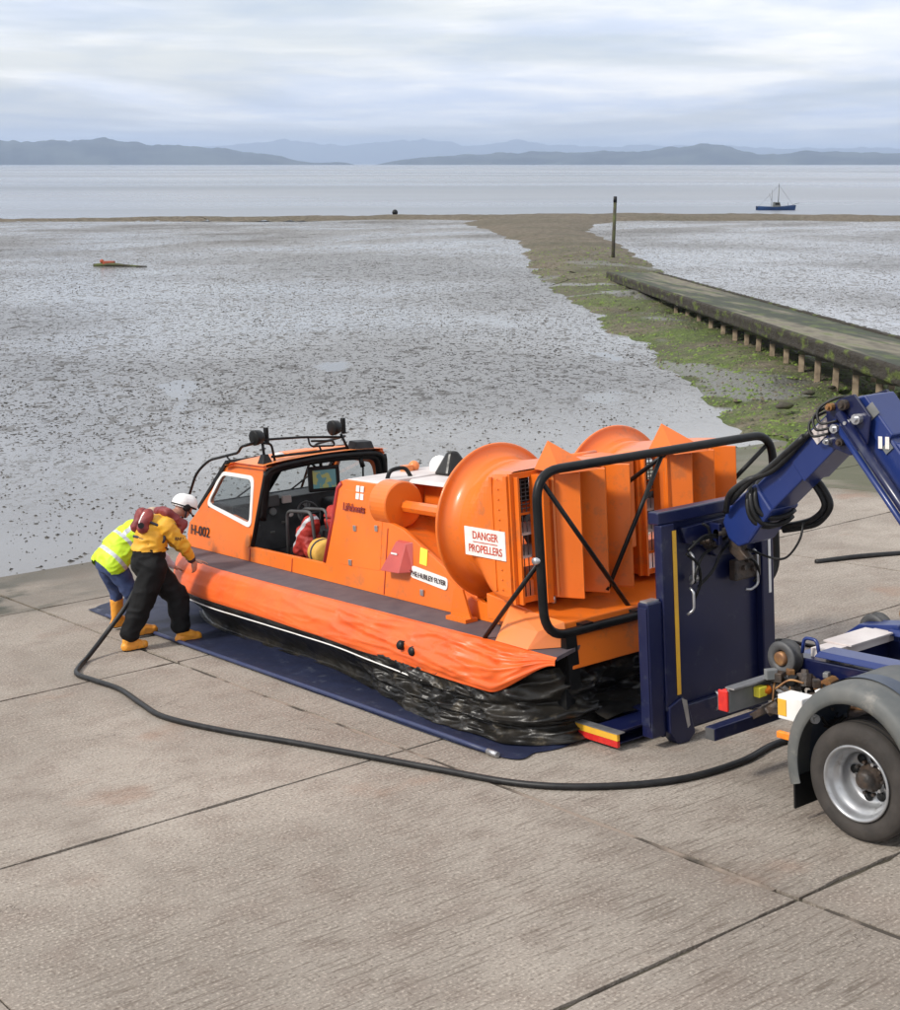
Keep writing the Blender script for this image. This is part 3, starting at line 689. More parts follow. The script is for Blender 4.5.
mb = MB(); mb.prism([B(-2.5, -.7, .38), B(-1, -.9, .38), B(.6, -.88, .40), B(1.7, -.55, .5), B(2.4, 0, .6), B(1.7, .55, .5), B(.6, .88, .40), B(-1, .9, .38), B(-2.5, .7, .38)], (0, 0, .03)); mb.build('deck', M['fender'], bt)
mb = MB(); mb.hexa([B(-.35, -.42, .4), B(.65, -.42, .4), B(.65, .42, .4), B(-.35, .42, .4), B(-.3, -.36, 1.05), B(.5, -.36, 1.05), B(.5, .36, 1.05), B(-.3, .36, 1.05)]); wh = mb.build('wheelhouse', M['fender'], bt)
mb = MB(); mb.hexa([B(-.15, -.43, .72), B(.45, -.43, .72), B(.45, -.40, .72), B(-.15, -.40, .72), B(-.13, -.41, .95), B(.42, -.41, .95), B(.42, -.37, .95), B(-.13, -.37, .95)]); mb.build('window', M['black'], wh)
mb = MB(); mb.cyl(B(.35, 0, .9), B(.35, 0, 3.55), .05, .03, 8); mb.build('mast', M['wood_dark'], bt)
mb = MB(); mb.cyl(B(-.55, 0, .4), B(-.55, 0, 2.7), .035, .02, 8); mb.cyl(B(-.55, 0, 1.2), B(-.95, 0, 2.2), .02, .02, 6); mb.build('derrick', M['fender'], bt)
mb = MB(); mb.cyl(B(2.3, 0, .7), B(3.2, 0, .95), .03, .02, 6); mb.cyl(B(1.7, 0, .6), B(1.7, 0, 1.0), .03, .02, 6); mb.cyl(B(2.3, 0, .75), B(.35, 0, 3.3), .012, .012, 5); mb.cyl(B(-2.3, 0, .5), B(.35, 0, 3.3), .012, .012, 5); mb.build('rigging', M['black'], bt)

mb = MB(); mb.tube(spline([(29.1, 72.8, MUDZ + .05), (29.9, 71.9, MUDZ + .1), (30.4, 71.2, MUDZ + .07), (31.2, 70.1, MUDZ + .03)], 5), [.09, .10, .11, .11, .11, .10, .10, .10, .09, .08, .07, .06, .05, .05, .04, .03][:16], 8)
lg = mb.build('driftwood_log', M['wood_dark'], base=(29.1, 72.8, MUDZ), frame='world'); tagit(lg, 'thin dark driftwood log lying on the wet mud at far left', 'log')
mb = MB(); mb.obox((29.8, 72.2, MUDZ + .2), ((.8, -.6, 0), (.6, .8, 0), (0, 0, 1)), (.35, .16, .10)); mb.sphere((29.5, 72.5, MUDZ + .28), .13, 10)
tagit(mb.build('buoy', M['rust'], base=(29.8, 72.2, MUDZ), frame='world', bevel=.03), 'small rusty red float caught against the driftwood log', 'float')
mb = MB(); mb.sphere((88.2, 125.3, MUDZ + .62), .33, 12, (1, 1, 1)); mb.cyl((88.2, 125.3, MUDZ + .3), (88.2, 125.3, MUDZ + .55), .2, .1)
tagit(mb.build('mooring_buoy', M['black'], base=(88.2, 125.3, MUDZ), frame='world'), 'small dark round buoy on the shingle spit at the tide line', 'buoy')
# stranded stones on the weedy bank near the jetty
for k, (x, y, s) in enumerate([(21.3, 13.9, .13), (22.6, 14.2, .10), (19.3, 13.0, .17)]):
    mb = MB(); mb.sphere((0, 0, 0), s, 12, (1.5, .9, .45)); mb.v = [v + v.normalized() * noise.noise(v * 6 + Vector((k, 0, 0))) * .06 + Vector((x, y, MUDZ + .42)) for v in mb.v]
    tagit(mb.build('stone', M['wood_dark'], base=(x, y, MUDZ + .3), frame='world'), 'flat dark stone lying on the green weed beside the jetty', 'stone', 'dark stones on the weedy bank')
# ------------------------------------------------------------------ hovercraft (ramp coordinates, centre line u = 2)
def sst(a, b, x): t = max(0, min(1, (x - a) / (b - a))); return t * t * (3 - 2 * t)
def mir(p): return Vector((4 - p[0], p[1], p[2]))
hc = thing('hovercraft', 'orange rescue hovercraft with deflated skirt and two propeller ducts, lying on a blue tarpaulin', 'hovercraft', (2, 3.8, 0))
half = [(.52, -.30), (.52, .6), (.52, 2.5), (.52, 4.4), (.53, 5.4), (.57, 5.95), (.68, 6.45), (.90, 6.98), (1.22, 7.5), (1.6, 7.84), (2, 7.93)]
outl = half + [(4 - a, b) for a, b in reversed(half[2:-1])] + [(3.46, 1.4), (3.38, .95), (3.15, .62)]
def resample(pts, step):
    sp = spline([(a, b, 0) for a, b in pts], 16); L_ = [0]
    for a, b in zip(sp, sp[1:]): L_.append(L_[-1] + (b - a).length)
    n = int(L_[-1] / step); out = []; k = 0
    for i in range(n + 1):
        d = L_[-1] * i / n
        while k < len(sp) - 2 and L_[k + 1] < d: k += 1
        t = (d - L_[k]) / max(1e-9, L_[k + 1] - L_[k]); out.append(sp[k].lerp(sp[k + 1], t))
    return out
def normals(pts, out_from=Vector((2, 3.5, 0))):
    r = []
    for i in range(len(pts)):
        a = pts[max(0, i - 3)]; b = pts[min(len(pts) - 1, i + 3)]; t = (b - a).normalized(); r.append(Vector((-t.y, t.x, 0)))
    return r
DP = resample(outl, .03); DN = normals(DP)
def prof_at(prof, b):
    i = b * (len(prof) - 1); k = min(int(i), len(prof) - 2); f = i - k; f2 = f
    return prof[k][0] * (1 - f2) + prof[k + 1][0] * f2, prof[k][1] * (1 - f2) + prof[k + 1][1] * f2
def fold(q): return 1 - abs(noise.noise(q)) * 2
def orange_fn(a, b):
    i = int(round(a * (len(DP) - 1))); p = DP[i]; n = DN[i]; v = p.y
    d, h = prof_at([(-.005, .806), (.028, .803), (.075, .765), (.118, .705), (.155, .64), (.18, .575), (.192, .515), (.185, .478), (.15, .48)], b)
    slack = sst(4.6, 1.2, v); end = sst(.35, -.30, v) if True else 0
    h2 = h - b * slack * (.05 + .05 * noise.noise(Vector((v * .9, 3, 0)))) + (.80 - h) * end * .92
    d2 = d * (1 + .25 * slack * b) * (1 - .88 * end)
    env = math.sin(math.pi * min(1, b * 1.1) ** .8) if b < .9 else .35
    w1 = fold(Vector((v * .75 + b * 2.6, b * 5.2 + v * .35, p.x * .2))) ** 3 * sst(.1, .35, b)
    w2 = noise.noise(Vector((v * 2.8, b * 4 + v, 5))) ; w3 = fold(Vector((v * 2.2 - b * 1.5, b * 7, 9 + p.x))) ** 3
    amp = (.006 + .046 * slack + .02 * sst(1.4, .2, v)) * env * (1 - .9 * end)
    dd = (w1 * .9 + w3 * .6 + w2 * .5) * amp
    return (p.x + n.x * (d2 + dd), v + n.y * (d2 + dd), h2 + dd * .5)
mb = MB(); mb.grid(len(DP), 40, orange_fn); mb.build('upper_skirt', M['skirt'], hc, fixn=False)
half_b = [(1.9, .12), (1.35, .10), (1.0, .06), (.74, .02), (.57, .20), (.53, .65), (.52, 1.6), (.52, 4.4), (.53, 5.4), (.57, 5.95), (.68, 6.45), (.90, 6.98), (1.22, 7.5), (1.6, 7.84), (2, 7.93)]
BP = resample(half_b + [(4 - a, b) for a, b in reversed(half_b[6:-1])] + [(3.42, 1.0), (3.2, .72), (2.6, .5)], .03); BN = normals(BP)
def black_fn(a, b):
    i = int(round(a * (len(BP) - 1))); p = BP[i]; n = BN[i]; v = p.y
    s = sst(3.6, .9, v); c = sst(.6, -.2, v)
    t1 = [(.145, .50), (.17, .46), (.15, .42), (.135, .385), (.10, .34), (.02, .27), (-.07, .18), (-.13, .10), (-.14, .04), (-.10, .02), (-.08, .012)]
    t2 = [(.13, .50), (.20, .44), (.19, .38), (.18, .31), (.11, .26), (.13, .20), (.20, .15), (.13, .10), (.18, .055), (.25, .035), (.29, .015)]
    d1, h1 = prof_at(t1, b); d2, h2 = prof_at(t2, b); d = d1 + (d2 - d1) * s; h = h1 + (h2 - h1) * s
    h += c * (.16 * (1 - b)); d -= c * .10 * (1 - b) * .5
    sl = i * .03; q = Vector((sl * 2.3 + b * 1.5, b * 1.9 - sl * .5, 2.2)); amp = (.018 + .105 * s) * math.sin(math.pi * min(.96, b + .04)) ** .6
    dd = (fold(q) ** 2 * .75 + fold(q * 2.1 + Vector((4, b * 2.5, 1))) ** 3 * .55 + noise.noise(q * 1.6) * .6 + noise.noise(q * 6) * .15 - .25) * amp + noise.noise(Vector((v * 1.4 + p.x, 3.3, b))) * .11 * s * sst(.25, .8, b)
    return (p.x + n.x * (d + dd), p.y + n.y * (d + dd), max(.016 + .02 * b, h + dd * .35))
mb = MB(); mb.grid(len(BP), 56, black_fn); mb.build('lower_skirt', M['black_rubber'], hc, fixn=False)
# pale bolt rope where the two skirts meet
mb = MB(); pts = []
for i in range(0, len(BP), 4):
    if 1.25 < BP[i].y and BP[i].x < 2.05:
        p, n = BP[i], BN[i]; s = sst(3.2, 1.0, p.y); pts.append((p.x + n.x * (.185 + .06 * s), p.y + n.y * (.185 + .06 * s), .405 - .05 * s + .006 * noise.noise(Vector((p.y * 2, 0, 0)))))
mb.tube(pts, .0075, 6); mb.build('bolt_rope', M['white'], hc)
for (v, dn) in ((1.62, .62), (1.44, .595)):
    mb = MB(); mb.lathe((.525 - .215, v, dn), (-1, 0, .35), [(-.02, .045), (.03, .045), (.045, .03), (.045, 0)], 14); mb.build('valve_cap', M['black'], hc)
# deck and hull
mb = MB(); dk = [(p.x, p.y, .765) for p in DP[::4]]; mb.prism([(x, y, .77) for x, y, z in dk], (0, 0, .034)); mb.build('side_deck', M['deck'], hc)
mb = MB(); inn = [(2 + (p.x - 2) * .86, 3.8 + (p.y - 3.8) * .965) for p in DP[::6]]; mb.prism([(x, y, .12) for x, y in inn], (0, 0, .645)); mb.build('buoyancy_hull', M['black'], hc)

def su(v, n): return .90 + .0175 * v + (n - .8) * .15
side_out = [(7.22, .805), (7.24, .95), (7.20, 1.10), (6.98, 1.27), (6.60, 1.60), (6.33, 1.84), (6.22, 1.90), (6.05, 1.925), (5.42, 1.935), (5.38, 1.80), (5.47, 1.45), (5.585, .975), (4.02, .985), (3.90, 1.45), (3.83, 1.80), (3.76, 1.87), (3.66, 1.90), (3.06, 1.90), (3.04, 1.58), (2.56, 1.50), (1.36, 1.035), (1.20, .97), (.55, .96), (.45, .805)]
win = round2([(6.70, 1.385), (6.38, 1.745), (5.66, 1.745), (5.66, 1.235)], .09)
for sgn in (0, 1):
    def fn(a, b):
        p = Vector((su(a, b), a, b)); return mir(p) if sgn else p
    th = (.045, 0, 0) if not sgn else (-.045, 0, 0)
    mb = MB(); mb.panel(side_out, [win], fn, th)
    sp_ = mb.build('side_panel', M['orange'], hc, bevel=.006)
    def fn2(a, b):
        p = Vector((su(a, b) - .012, a, b)); return mir(p) if sgn else p
    big = round2([(6.765, 1.355), (6.42, 1.79), (5.60, 1.79), (5.61, 1.18)], .11)
    mb = MB(); mb.panel(big, [win], fn2, (.03, 0, 0) if not sgn else (-.03, 0, 0)); wf = mb.build('side_window', M['white'], hc, bevel=.005)
    mb = MB(); mb.panel(win, [], lambda a, b: (fn2(a, b)[0] + (.02 if not sgn else -.02), a, b), (.006, 0, 0)); mb.build('glass', M['glass'], wf)
    # black gasket round the door opening
    g = [(5.59, .98), (5.475, 1.45), (5.385, 1.80), (5.385, 1.86)]
    mb = MB(); mb.tube([fn(a, b) + Vector(((-.004 if not sgn else .004) + (.02 if not sgn else -.02), 0, 0)) for a, b in g], .026, 8); mb.build('door_seal', M['black'], hc)
    g = [(3.97, 1.0), (3.86, 1.45), (3.79, 1.80), (3.72, 1.86)]
    mb = MB(); mb.tube([fn(a, b) + Vector(((.01 if not sgn else -.01), 0, 0)) for a, b in g], .03, 8); mb.build('door_edge', M['redside'], hc)
# rear roof arch
mb = MB()
arch = [(1.13, 5.50, 1.3), (1.155, 5.44, 1.60), (1.175, 5.40, 1.78), (1.25, 5.39, 1.87), (1.5, 5.39, 1.905), (2, 5.39, 1.925), (2.5, 5.39, 1.905), (2.75, 5.39, 1.87), (2.83, 5.40, 1.76), (2.86, 5.44, 1.55), (2.9, 5.50, 1.3)]
mb.tube(spline(arch, 5), .034, 10); mb.tube([p + Vector((.05 if p.x < 2 else -.05, .05, -.03)) for p in spline(arch, 5)], .045, 8); mb.build('roof_arch', M['black'], hc)
# roof
def roof_fn(a, b):
    v = 6.27 - .91 * a; u = 1.125 + 1.75 * b; crown = .05 * math.sin(math.pi * b) ** .7; base = 1.925 - .05 * sst(6.0, 6.27, v)
    return (u, v, base + crown)
mb = MB(); mb.grid(24, 18, roof_fn); mb.grid(24, 18, lambda a, b: Vector(roof_fn(a, b)) - Vector((0, 0, .04))); mb.build('roof', M['orange_top'], hc)
mb = MB(); mb.obox((1.9, 5.85, 1.975), ((1, 0, 0), (0, 1, 0), (0, 0, 1)), (.2, .12, .012)); mb.build('roof_hatch', M['orange_top'], hc, bevel=.01)
mb = MB(); mb.lathe((1.55, 5.7, 1.965), (0, 0, 1), [(0, .07), (.02, .07), (.045, .04), (.05, 0)], 16); mb.build('roof_vent', M['whitetop'], hc)
# windscreen
def ws(u, t): return Vector((u, 6.19 + .80 * t, 1.93 - .66 * t))
def wsp(a, b): return (2 + (a) * (1 - .03 * b), 6.24 + .74 * b, 1.90 - .62 * b)
fr_o = [(-.86, 0), (.86, 0), (.93, 1), (-.93, 1)]
panes = [round2([(-.78, .08), (-.05, .08), (-.05, .92), (-.83, .92)], .06), round2([(.05, .08), (.78, .08), (.83, .92), (.05, .92)], .06)]
mb = MB(); mb.panel(fr_o, panes, wsp, (0, .03, .03)); wsc = mb.build('windscreen', M['black'], hc)
for pn in panes:
    mb = MB(); mb.panel(pn, [], lambda a, b: Vector(wsp(a, b)) + Vector((0, .012, .012)), (0, .004, .004)); mb.build('glass', M['glass'], wsc)
for (uu, du) in ((1.62, .5), (2.45, .42)):
    mb = MB(); a0 = Vector(wsp(uu - 2, .95)) + Vector((0, .05, .03)); a1 = Vector(wsp(uu - 2 + du * .6, .55)) + Vector((0, .06, .05)); mb.tube([a0, a1], .012, 6)
    b0 = Vector(wsp(uu - 2 + du * .25, .42)) + Vector((0, .06, .05)); b1 = Vector(wsp(uu - 2 + du * .95, .68)) + Vector((0, .06, .05)); mb.tube([b0, b1], .014, 6); mb.build('wiper', M['black'], wsc)
# nose
def nose_fn(a, b):
    t = a; v = 6.97 + .75 * t; w_ = .925 - .33 * sst(.25, 1, t) ** 1.3; top = 1.27 - .30 * t ** 1.1
    ang = b * 2 - 1; e = abs(ang)
    if e > .62: f = (e - .62) / .38; x = w_ * (.965 + .035 * f); z = top - .06 - (top - .06 - .8) * f
    else: f = e / .62; x = w_ * f; z = top - .06 * f ** 4
    return (2 + math.copysign(x, ang), v, z)
mb = MB(); mb.grid(14, 40, nose_fn); mb.prism([nose_fn(1, k / 20) for k in range(21)], (0, .02, 0)); mb.build('nose', M['orange'], hc)
mb = MB(); mb.box((1.7, 7.0, 1.22), (2.3, 7.4, 1.25)); mb.build('nose_hatch', M['orange_top'], hc, bevel=.006)
# cabin interior
mb = MB(); mb.box((1.05, 3.0, .79), (2.95, 6.9, .815)); mb.build('cabin_floor', M['blackplastic'], hc)
mb = MB(); mb.hexa([(1.06, 5.95, .81), (2.94, 5.95, .81), (2.94, 6.9, .81), (1.06, 6.9, .81), (1.10, 6.12, 1.40), (2.9, 6.12, 1.40), (2.9, 6.72, 1.38), (1.1, 6.72, 1.38)])
ds = mb.build('dashboard', M['blackplastic'], hc, bevel=.02)
for k, (u, n, r) in enumerate([(1.35, 1.12, .045), (1.62, 1.18, .05), (1.85, 1.12, .04), (2.1, 1.2, .05), (2.4, 1.12, .045)]):
    mb = MB(); n += .08; vv = 5.95 + (n - .81) * .29; mb.lathe((u, vv, n), (0, -1, .35), [(-.02, r), (.02, r), (.025, r * .8), (.025, 0)], 16, smooth=False); mb.build('gauge', M['boardgrey'] if k % 2 else M['whitetop'], ds)
mb = MB(); mb.box((1.4, 5.95, 1.34), (1.66, 6.2, 1.47)); mb.build('radio_unit', M['darkgrey'], ds, bevel=.015)
mb = MB(); mb.obox((1.77, 5.98, 1.40), ((1, -.2, 0), (0, 0, 1), (.2, 1, 0)), (.06, .045, .02)); mb.build('compass', M['whitetop'], ds, bevel=.01)
for k in range(9):
    u = 1.2 + .18 * k; n = 1.02 + .1 * (k % 2); vv = 5.95 + (n - .81) * .29; mb = MB(); mb.obox((u, vv - .006, n), ((1, 0, 0), (0, -.28, 1), (0, 1, .28)), (.03, .014, .008)); mb.build('switch', M['fender'], ds, bevel=.003)
mb = MB(); mb.lathe((1.95, 5.78, 1.22), (0, -1, .5), [(-.012, .15), (0, .165), (.012, .15), (0, .135)], 28, closed=True); mb.tube([(1.95, 5.79, 1.07), (1.95, 5.79, 1.36)], .012, 6); mb.tube([(1.81, 5.79, 1.22), (2.09, 5.79, 1.22)], .012, 6); mb.tube([(1.95, 5.8, 1.22), (1.95, 6.0, 1.14)], .02, 8); mb.build('steering_wheel', M['darkgrey'], ds)
# console on the far side carrying the display
mb = MB(); mb.hexa([(2.15, 4.6, .81), (2.93, 4.6, .81), (2.93, 6.1, .81), (2.15, 6.1, .81), (2.35, 4.7, 1.28), (2.93, 4.7, 1.28), (2.93, 6.1, 1.34), (2.35, 6.1, 1.34)]); mb.build('side_console', M['blackplastic'], hc, bevel=.03)
sc_c = Vector((2.03, 5.52, 1.655)); ax = (Vector((.94, -.34, 0)), Vector((0, 0, 1)), Vector((.34, .94, 0)))
mb = MB(); mb.obox(sc_c, ax, (.19, .15, .035)); mb.cyl(sc_c + Vector((0, .04, .12)), sc_c + Vector((0, .06, .25)), .02); scr = mb.build('chart_display', M['black'], hc, bevel=.012)
mb = MB(); mb.obox(sc_c - ax[2] * .036, ax, (.14, .108, .003)); mb.build('display_panel', M['screen'], scr)
def seat(u, v):
    mb = MB(); mb.hexa([(u - .22, v - .22, .95), (u + .22, v - .22, .95), (u + .22, v + .25, .97), (u - .22, v + .25, .97), (u - .21, v - .22, 1.06), (u + .21, v - .22, 1.06), (u + .21, v + .25, 1.09), (u - .21, v + .25, 1.09)])
    s_ = mb.build('seat', M['blackplastic'], hc, bevel=.03)
    mb = MB(); mb.hexa([(u - .21, v - .32, 1.04), (u + .21, v - .32, 1.04), (u + .21, v - .22, 1.04), (u - .21, v - .22, 1.04), (u - .19, v - .42, 1.52), (u + .19, v - .42, 1.52), (u + .19, v - .34, 1.52), (u - .19, v - .34, 1.52)]); mb.build('backrest', M['blackplastic'], s_, bevel=.03)
    mb = MB(); mb.box((u - .12, v - .15, .815), (u + .12, v + .18, .95)); mb.build('pedestal', M['black'], s_)
seat(2.0, 5.35)
# rails and bar frame holding the bags inside the door
mb = MB(); mb.tube(roundpath([(1.42, 5.43, .82), (1.42, 5.40, 1.36), (1.42, 4.86, 1.40), (1.42, 4.80, .82)], .10), .02, 8)
mb.tube(roundpath([(1.62, 5.43, .82), (1.62, 5.40, 1.36), (1.62, 4.86, 1.40), (1.62, 4.80, .82)], .10), .018, 8); mb.build('stowage_frame', M['darkgrey'], hc)
# engine bay
mb = MB(); mb.box((1.16, 3.06, .80), (2.84, 3.64, 1.86)); mb.build('engine_bulkhead', M['orange'], hc, bevel=.02)
mb = MB(); mb.hexa([(1.55, .9, .80), (2.45, .9, .80), (2.45, 3.055, .80), (1.55, 3.055, .80), (1.72, .9, 1.80), (2.28, .9, 1.80), (2.28, 3.055, 1.84), (1.72, 3.055, 1.84)]); mb.build('engine_housing', M['orange'], hc, bevel=.02)
mb = MB(); mb.hexa([(1.14, 3.06, 1.865), (2.86, 3.06, 1.865), (2.86, 3.70, 1.865), (1.14, 3.70, 1.865), (1.16, 3.06, 1.915), (2.84, 3.06, 1.915), (2.84, 3.66, 1.905), (1.16, 3.66, 1.905)]); et = mb.build('engine_cover', M['whitetop'], hc, bevel=.012)
mb = MB(); mb.hexa([(1.66, 1.0, 1.83), (2.34, 1.0, 1.83), (2.5, 3.055, 1.862), (1.5, 3.055, 1.862), (1.70, 1.0, 1.87), (2.30, 1.0, 1.87), (2.46, 3.055, 1.90), (1.54, 3.055, 1.90)]); mb.build('rear_cover', M['whitetop'], hc, bevel=.012)
mb = MB(); mb.tube(spline([(1.38, 3.25, 1.9), (1.42, 3.22, 1.99), (1.56, 3.18, 2.0), (1.62, 3.15, 1.9)], 5), .022, 8); mb.build('grab_handle', M['black'], et)
mb = MB(); mb.sphere((2.05, 3.22, 1.95), .115, 18, (1, 1, 1.1)); mb.build('white_dome', M['white'], hc)
mb = MB(); mb.sphere((1.95, 3.55, 1.95), .06, 12); mb.box((1.8, 3.5, 1.9), (1.9, 3.6, 1.97)); mb.build('orange_beacon', M['orange_top'], hc)
mb = MB(); q = [(1.86, 2.85, 1.9), (2.22, 2.85, 1.9), (2.22, 3.10, 1.9), (1.86, 3.10, 1.9), (1.98, 2.92, 2.14), (2.08, 2.92, 2.14), (2.08, 3.0, 2.14), (1.98, 3.0, 2.14)]; mb.hexa(q)
mb.build('covered_aerial', M['black_rubber'], hc, bevel=.03)
mb = MB(); mb.hexa([(2.25, 2.45, 1.84), (2.75, 2.45, 1.84), (2.80, 3.3, 1.90), (2.35, 3.3, 1.90), (2.35, 2.6, 2.03), (2.7, 2.6, 2.03), (2.75, 3.1, 1.97), (2.45, 3.1, 1.97)]); mb.build('air_intake', M['darkgrey'], hc, bevel=.02)
for s in (0, 1):
    f = (lambda p: mir(p)) if s else (lambda p: Vector(p))
    sg = -1 if s else 1
    mb = MB(); mb.lathe(f((1.23, 2.76, 1.70)), (0, 1, 0), [(0, 0), (0, .225), (.012, .238), (.28, .238), (.30, .22), (.30, 0)], 36, smooth=False); mb.f and None
    dr = mb.build('drive_pod', M['orange'], hc, bevel=.004)
    mb = MB(); mb.lathe(f((1.25, 2.79, 1.68)), (0, -1, 0), [(-.01, .062), (1.55, .062)], 8, smooth=False); mb.build('drive_shaft', M['orange'], hc)
    # sunken cowl under the pod and shaft
    mb = MB(); mb.panel([(0, 0), (1, 0), (1, 1), (0, 1)], [], lambda a, b: f(Vector((su(2.6, 1.5) + .035, 3.05, 1.56)).lerp(Vector((.935, 1.28, .97)), a).lerp(Vector((1.70, 3.05, 1.50)).lerp(Vector((1.60, 1.0, 1.15)), a), b)), (.02 * sg, 0, -.02)); mb.build('cowl', M['orange'], hc)
    # side furniture
    def sf(a, b, off=0.): return f(Vector((su(a, b) - off, a, b)))
    mb = MB(); mb.panel(round2([(3.70, 1.02), (3.66, 1.80), (2.92, 1.80), (2.90, 1.04)], .04), [], lambda a, b: sf(a, b, .004), (.004 * sg, 0, 0)); hp = mb.build('hatch', M['orange'], hc, bevel=.002)
    for a, b in ((3.40, 1.42), (3.0, 1.46), (3.45, 1.06), (2.14, .93)):
        mb = MB(); mb.obox(sf(a, b, .012), ((1, 0, 0), (0, 1, 0), (0, 0, 1)), (.010, .025, .03)); mb.build('latch', M['steel'], hc, bevel=.004)
    for lp in ([(5.62, .81), (5.62, .955), (5.605, .955), (5.605, .81)], [(4.65, .81), (4.65, .955), (4.638, .955), (4.638, .81)], [(2.81, .82), (2.81, 1.48), (2.80, 1.48), (2.80, .82)]):
        mb = MB(); mb.panel(lp, [], lambda a, b: sf(a, b, .006), (.004 * sg, 0, 0)); mb.build('seam', M['redside'], hc)
    # hinge lug by the door
    mb = MB(); mb.panel(round2([(5.70, .97), (5.70, 1.12), (5.60, 1.12), (5.60, .97)], .05), [], lambda a, b: sf(a, b, .025), (.02 * sg, 0, 0)); mb.build('door_catch', M['orange_top'], hc, bevel=.004)
    mb = MB(); mb.hexa([sf(2.72, 1.09, 0), sf(2.32, 1.10, 0), sf(2.36, 1.39, 0), sf(2.60, 1.39, 0), sf(2.72, 1.09, .13), sf(2.40, 1.10, .13), sf(2.43, 1.375, .04), sf(2.60, 1.375, .04)])
    rb = mb.build('red_locker', M['redpaint'], hc, bevel=.006, )
    rb['label'] = 'faded red wedge-shaped box on the orange side'
    mb = MB(); mb.obox(sf(2.55, 1.27, .088), ((0, 1, 0), (0, -.05, 1), (1, 0, 0)), (.05, .008, .004)); mb.build('handle', M['white'], rb)
    mb = MB(); mb.panel([(2.22, 1.20), (2.22, 1.355), (2.10, 1.345), (2.10, 1.19)], [], lambda a, b: sf(a, b, .007), (.006 * sg, 0, 0)); lb = mb.build('yellow_label', M['paleyellow'], hc)
    mb = MB(); mb.panel(round2([(2.36, 1.055), (2.35, 1.17), (1.74, 1.115), (1.74, 1.0)], .05), [], lambda a, b: sf(a, b, .010), (.008 * sg, 0, 0)); pl = mb.build('name_plate', M['white'], hc)
    dd = Vector((0, -1, -.06)) * (-1 if s else 1)
    text('THE HURLEY FLYER', .072, sf(2.05, 1.085, .026), dd, (0, .05, 1), M['letter'], 'lettering', pl, .002, .92)
    text('H-002', .175, sf(6.88, 1.02, .012), Vector((0, -1, 0)) * (-1 if s else 1), (.15 * sg, 0, 1), M['letter'], 'registration_lettering', hc, .004, 1.12, bold=.0)
    text('Lifeboats', .115, sf(3.43, 1.625, .02), Vector((0, -1, 0)) * (-1 if s else 1), (.15 * sg, 0, 1), M['redlettering_dark'], 'name_lettering', hc, .004, .98)
    mb = MB()
    for i in (0, 1):
        for j in (0, 1): a = 3.42 - i * .082; b = 1.72 + j * .078; mb.panel(round2([(a, b), (a, b + .062), (a - .062, b + .062), (a - .062, b)], .008), [], lambda x, y: sf(x, y, .012), (.006 * sg, 0, 0))
    mb.build('flag_emblem', M['badge'], hc)
    # duct: flared lip, barrel that turns square, guard and rudders
    dc = f((1.25, 1.2, 1.68))
    mb = MB(); mb.lathe((dc.x, 1.2, dc.z), (0, 1, 0), [(-.26, .582), (-.10, .585), (-.03, .592), (.02, .612), (.052, .65), (.066, .70), (.062, .722), (.078, .730), (.094, .722), (.098, .70), (.09, .65), (.06, .60), (.0, .572), (-.10, .562), (-.26, .562)], 72, closed=True); lip = mb.build('duct_lip', M['orange'], hc)
    def loft(a, b):
        t = a; v = 1.10 - .72 * t; e = 2 + 16 * sst(0, 1.0, t) ** 2.2; ang = b * 2 * math.pi; r = .592 + .02 * sst(0, .35, t)
        x = math.cos(ang); z = math.sin(ang); k = (abs(x) ** e + abs(z) ** e) ** (-1 / e)
        sqz = 1 - .08 * sst(0, .5, t) * (1 if z < 0 else 0)
        return (dc.x + x * k * r * 1.0, v, dc.z + z * k * r * (.97 if z > 0 else .93))
    mb = MB(); mb.grid(16, 97, loft, smooth=False); mb.grid(16, 97, lambda a, b: (Vector(loft(a, b)) - Vector((dc.x, 0, dc.z))) * .0 + Vector((dc.x + (loft(a, b)[0] - dc.x) * .975, loft(a, b)[1], dc.z + (loft(a, b)[2] - dc.z) * .975)), smooth=False)
    du = mb.build('duct_box', M['orange'], hc)
    # stiffening strip and rivets
    mb = MB(); us_ = dc.x - .612 * sg; mb.obox((us_, .60, 1.72), ((1, 0, 0), (0, 1, 0), (0, 0, 1)), (.008, .018, .50)); mb.obox((us_, .40, 1.72), ((1, 0, 0), (0, 1, 0), (0, 0, 1)), (.010, .022, .52)); 
    for k in range(12): mb.sphere((us_ - .008 * sg, .50, 1.24 + k * .088), .008, 6)
    mb.build('stiffener', M['orange'], du)
    if True:
        mb = MB(); xo = us_ - .014 * sg; mb.box((min(xo, xo + .01 * sg), .425, 1.50), (max(xo, xo + .01 * sg), .99, 1.755)); sg_ = mb.build('warning_sign', M['badge'], hc)
        xd = Vector((0, -1, 0)) * (-1 if s else 1); xt = xo - .002 * sg
        text('DANGER', .098, (xt, .70, 1.685), xd, (0, 0, 1), M['redletter'], 'lettering', sg_, .002, .90)
        text('PROPELLERS', .098, (xt, .705, 1.565), xd, (0, 0, 1), M['redletter'], 'lettering', sg_, .002, .87)
        mb = MB(); mb.box((min(xt, xt - .002 * sg), .53, 1.625), (max(xt, xt - .002 * sg), .87, 1.632)); mb.build('underline', M['redletter'], sg_)
    # propeller
    mb = MB(); mb.lathe((dc.x, .9, dc.z), (0, 1, 0), [(-.15, 0), (-.14, .08), (.1, .09), (.16, .05), (.18, 0)], 20); pr = mb.build('propeller', M['darkgrey'], hc)
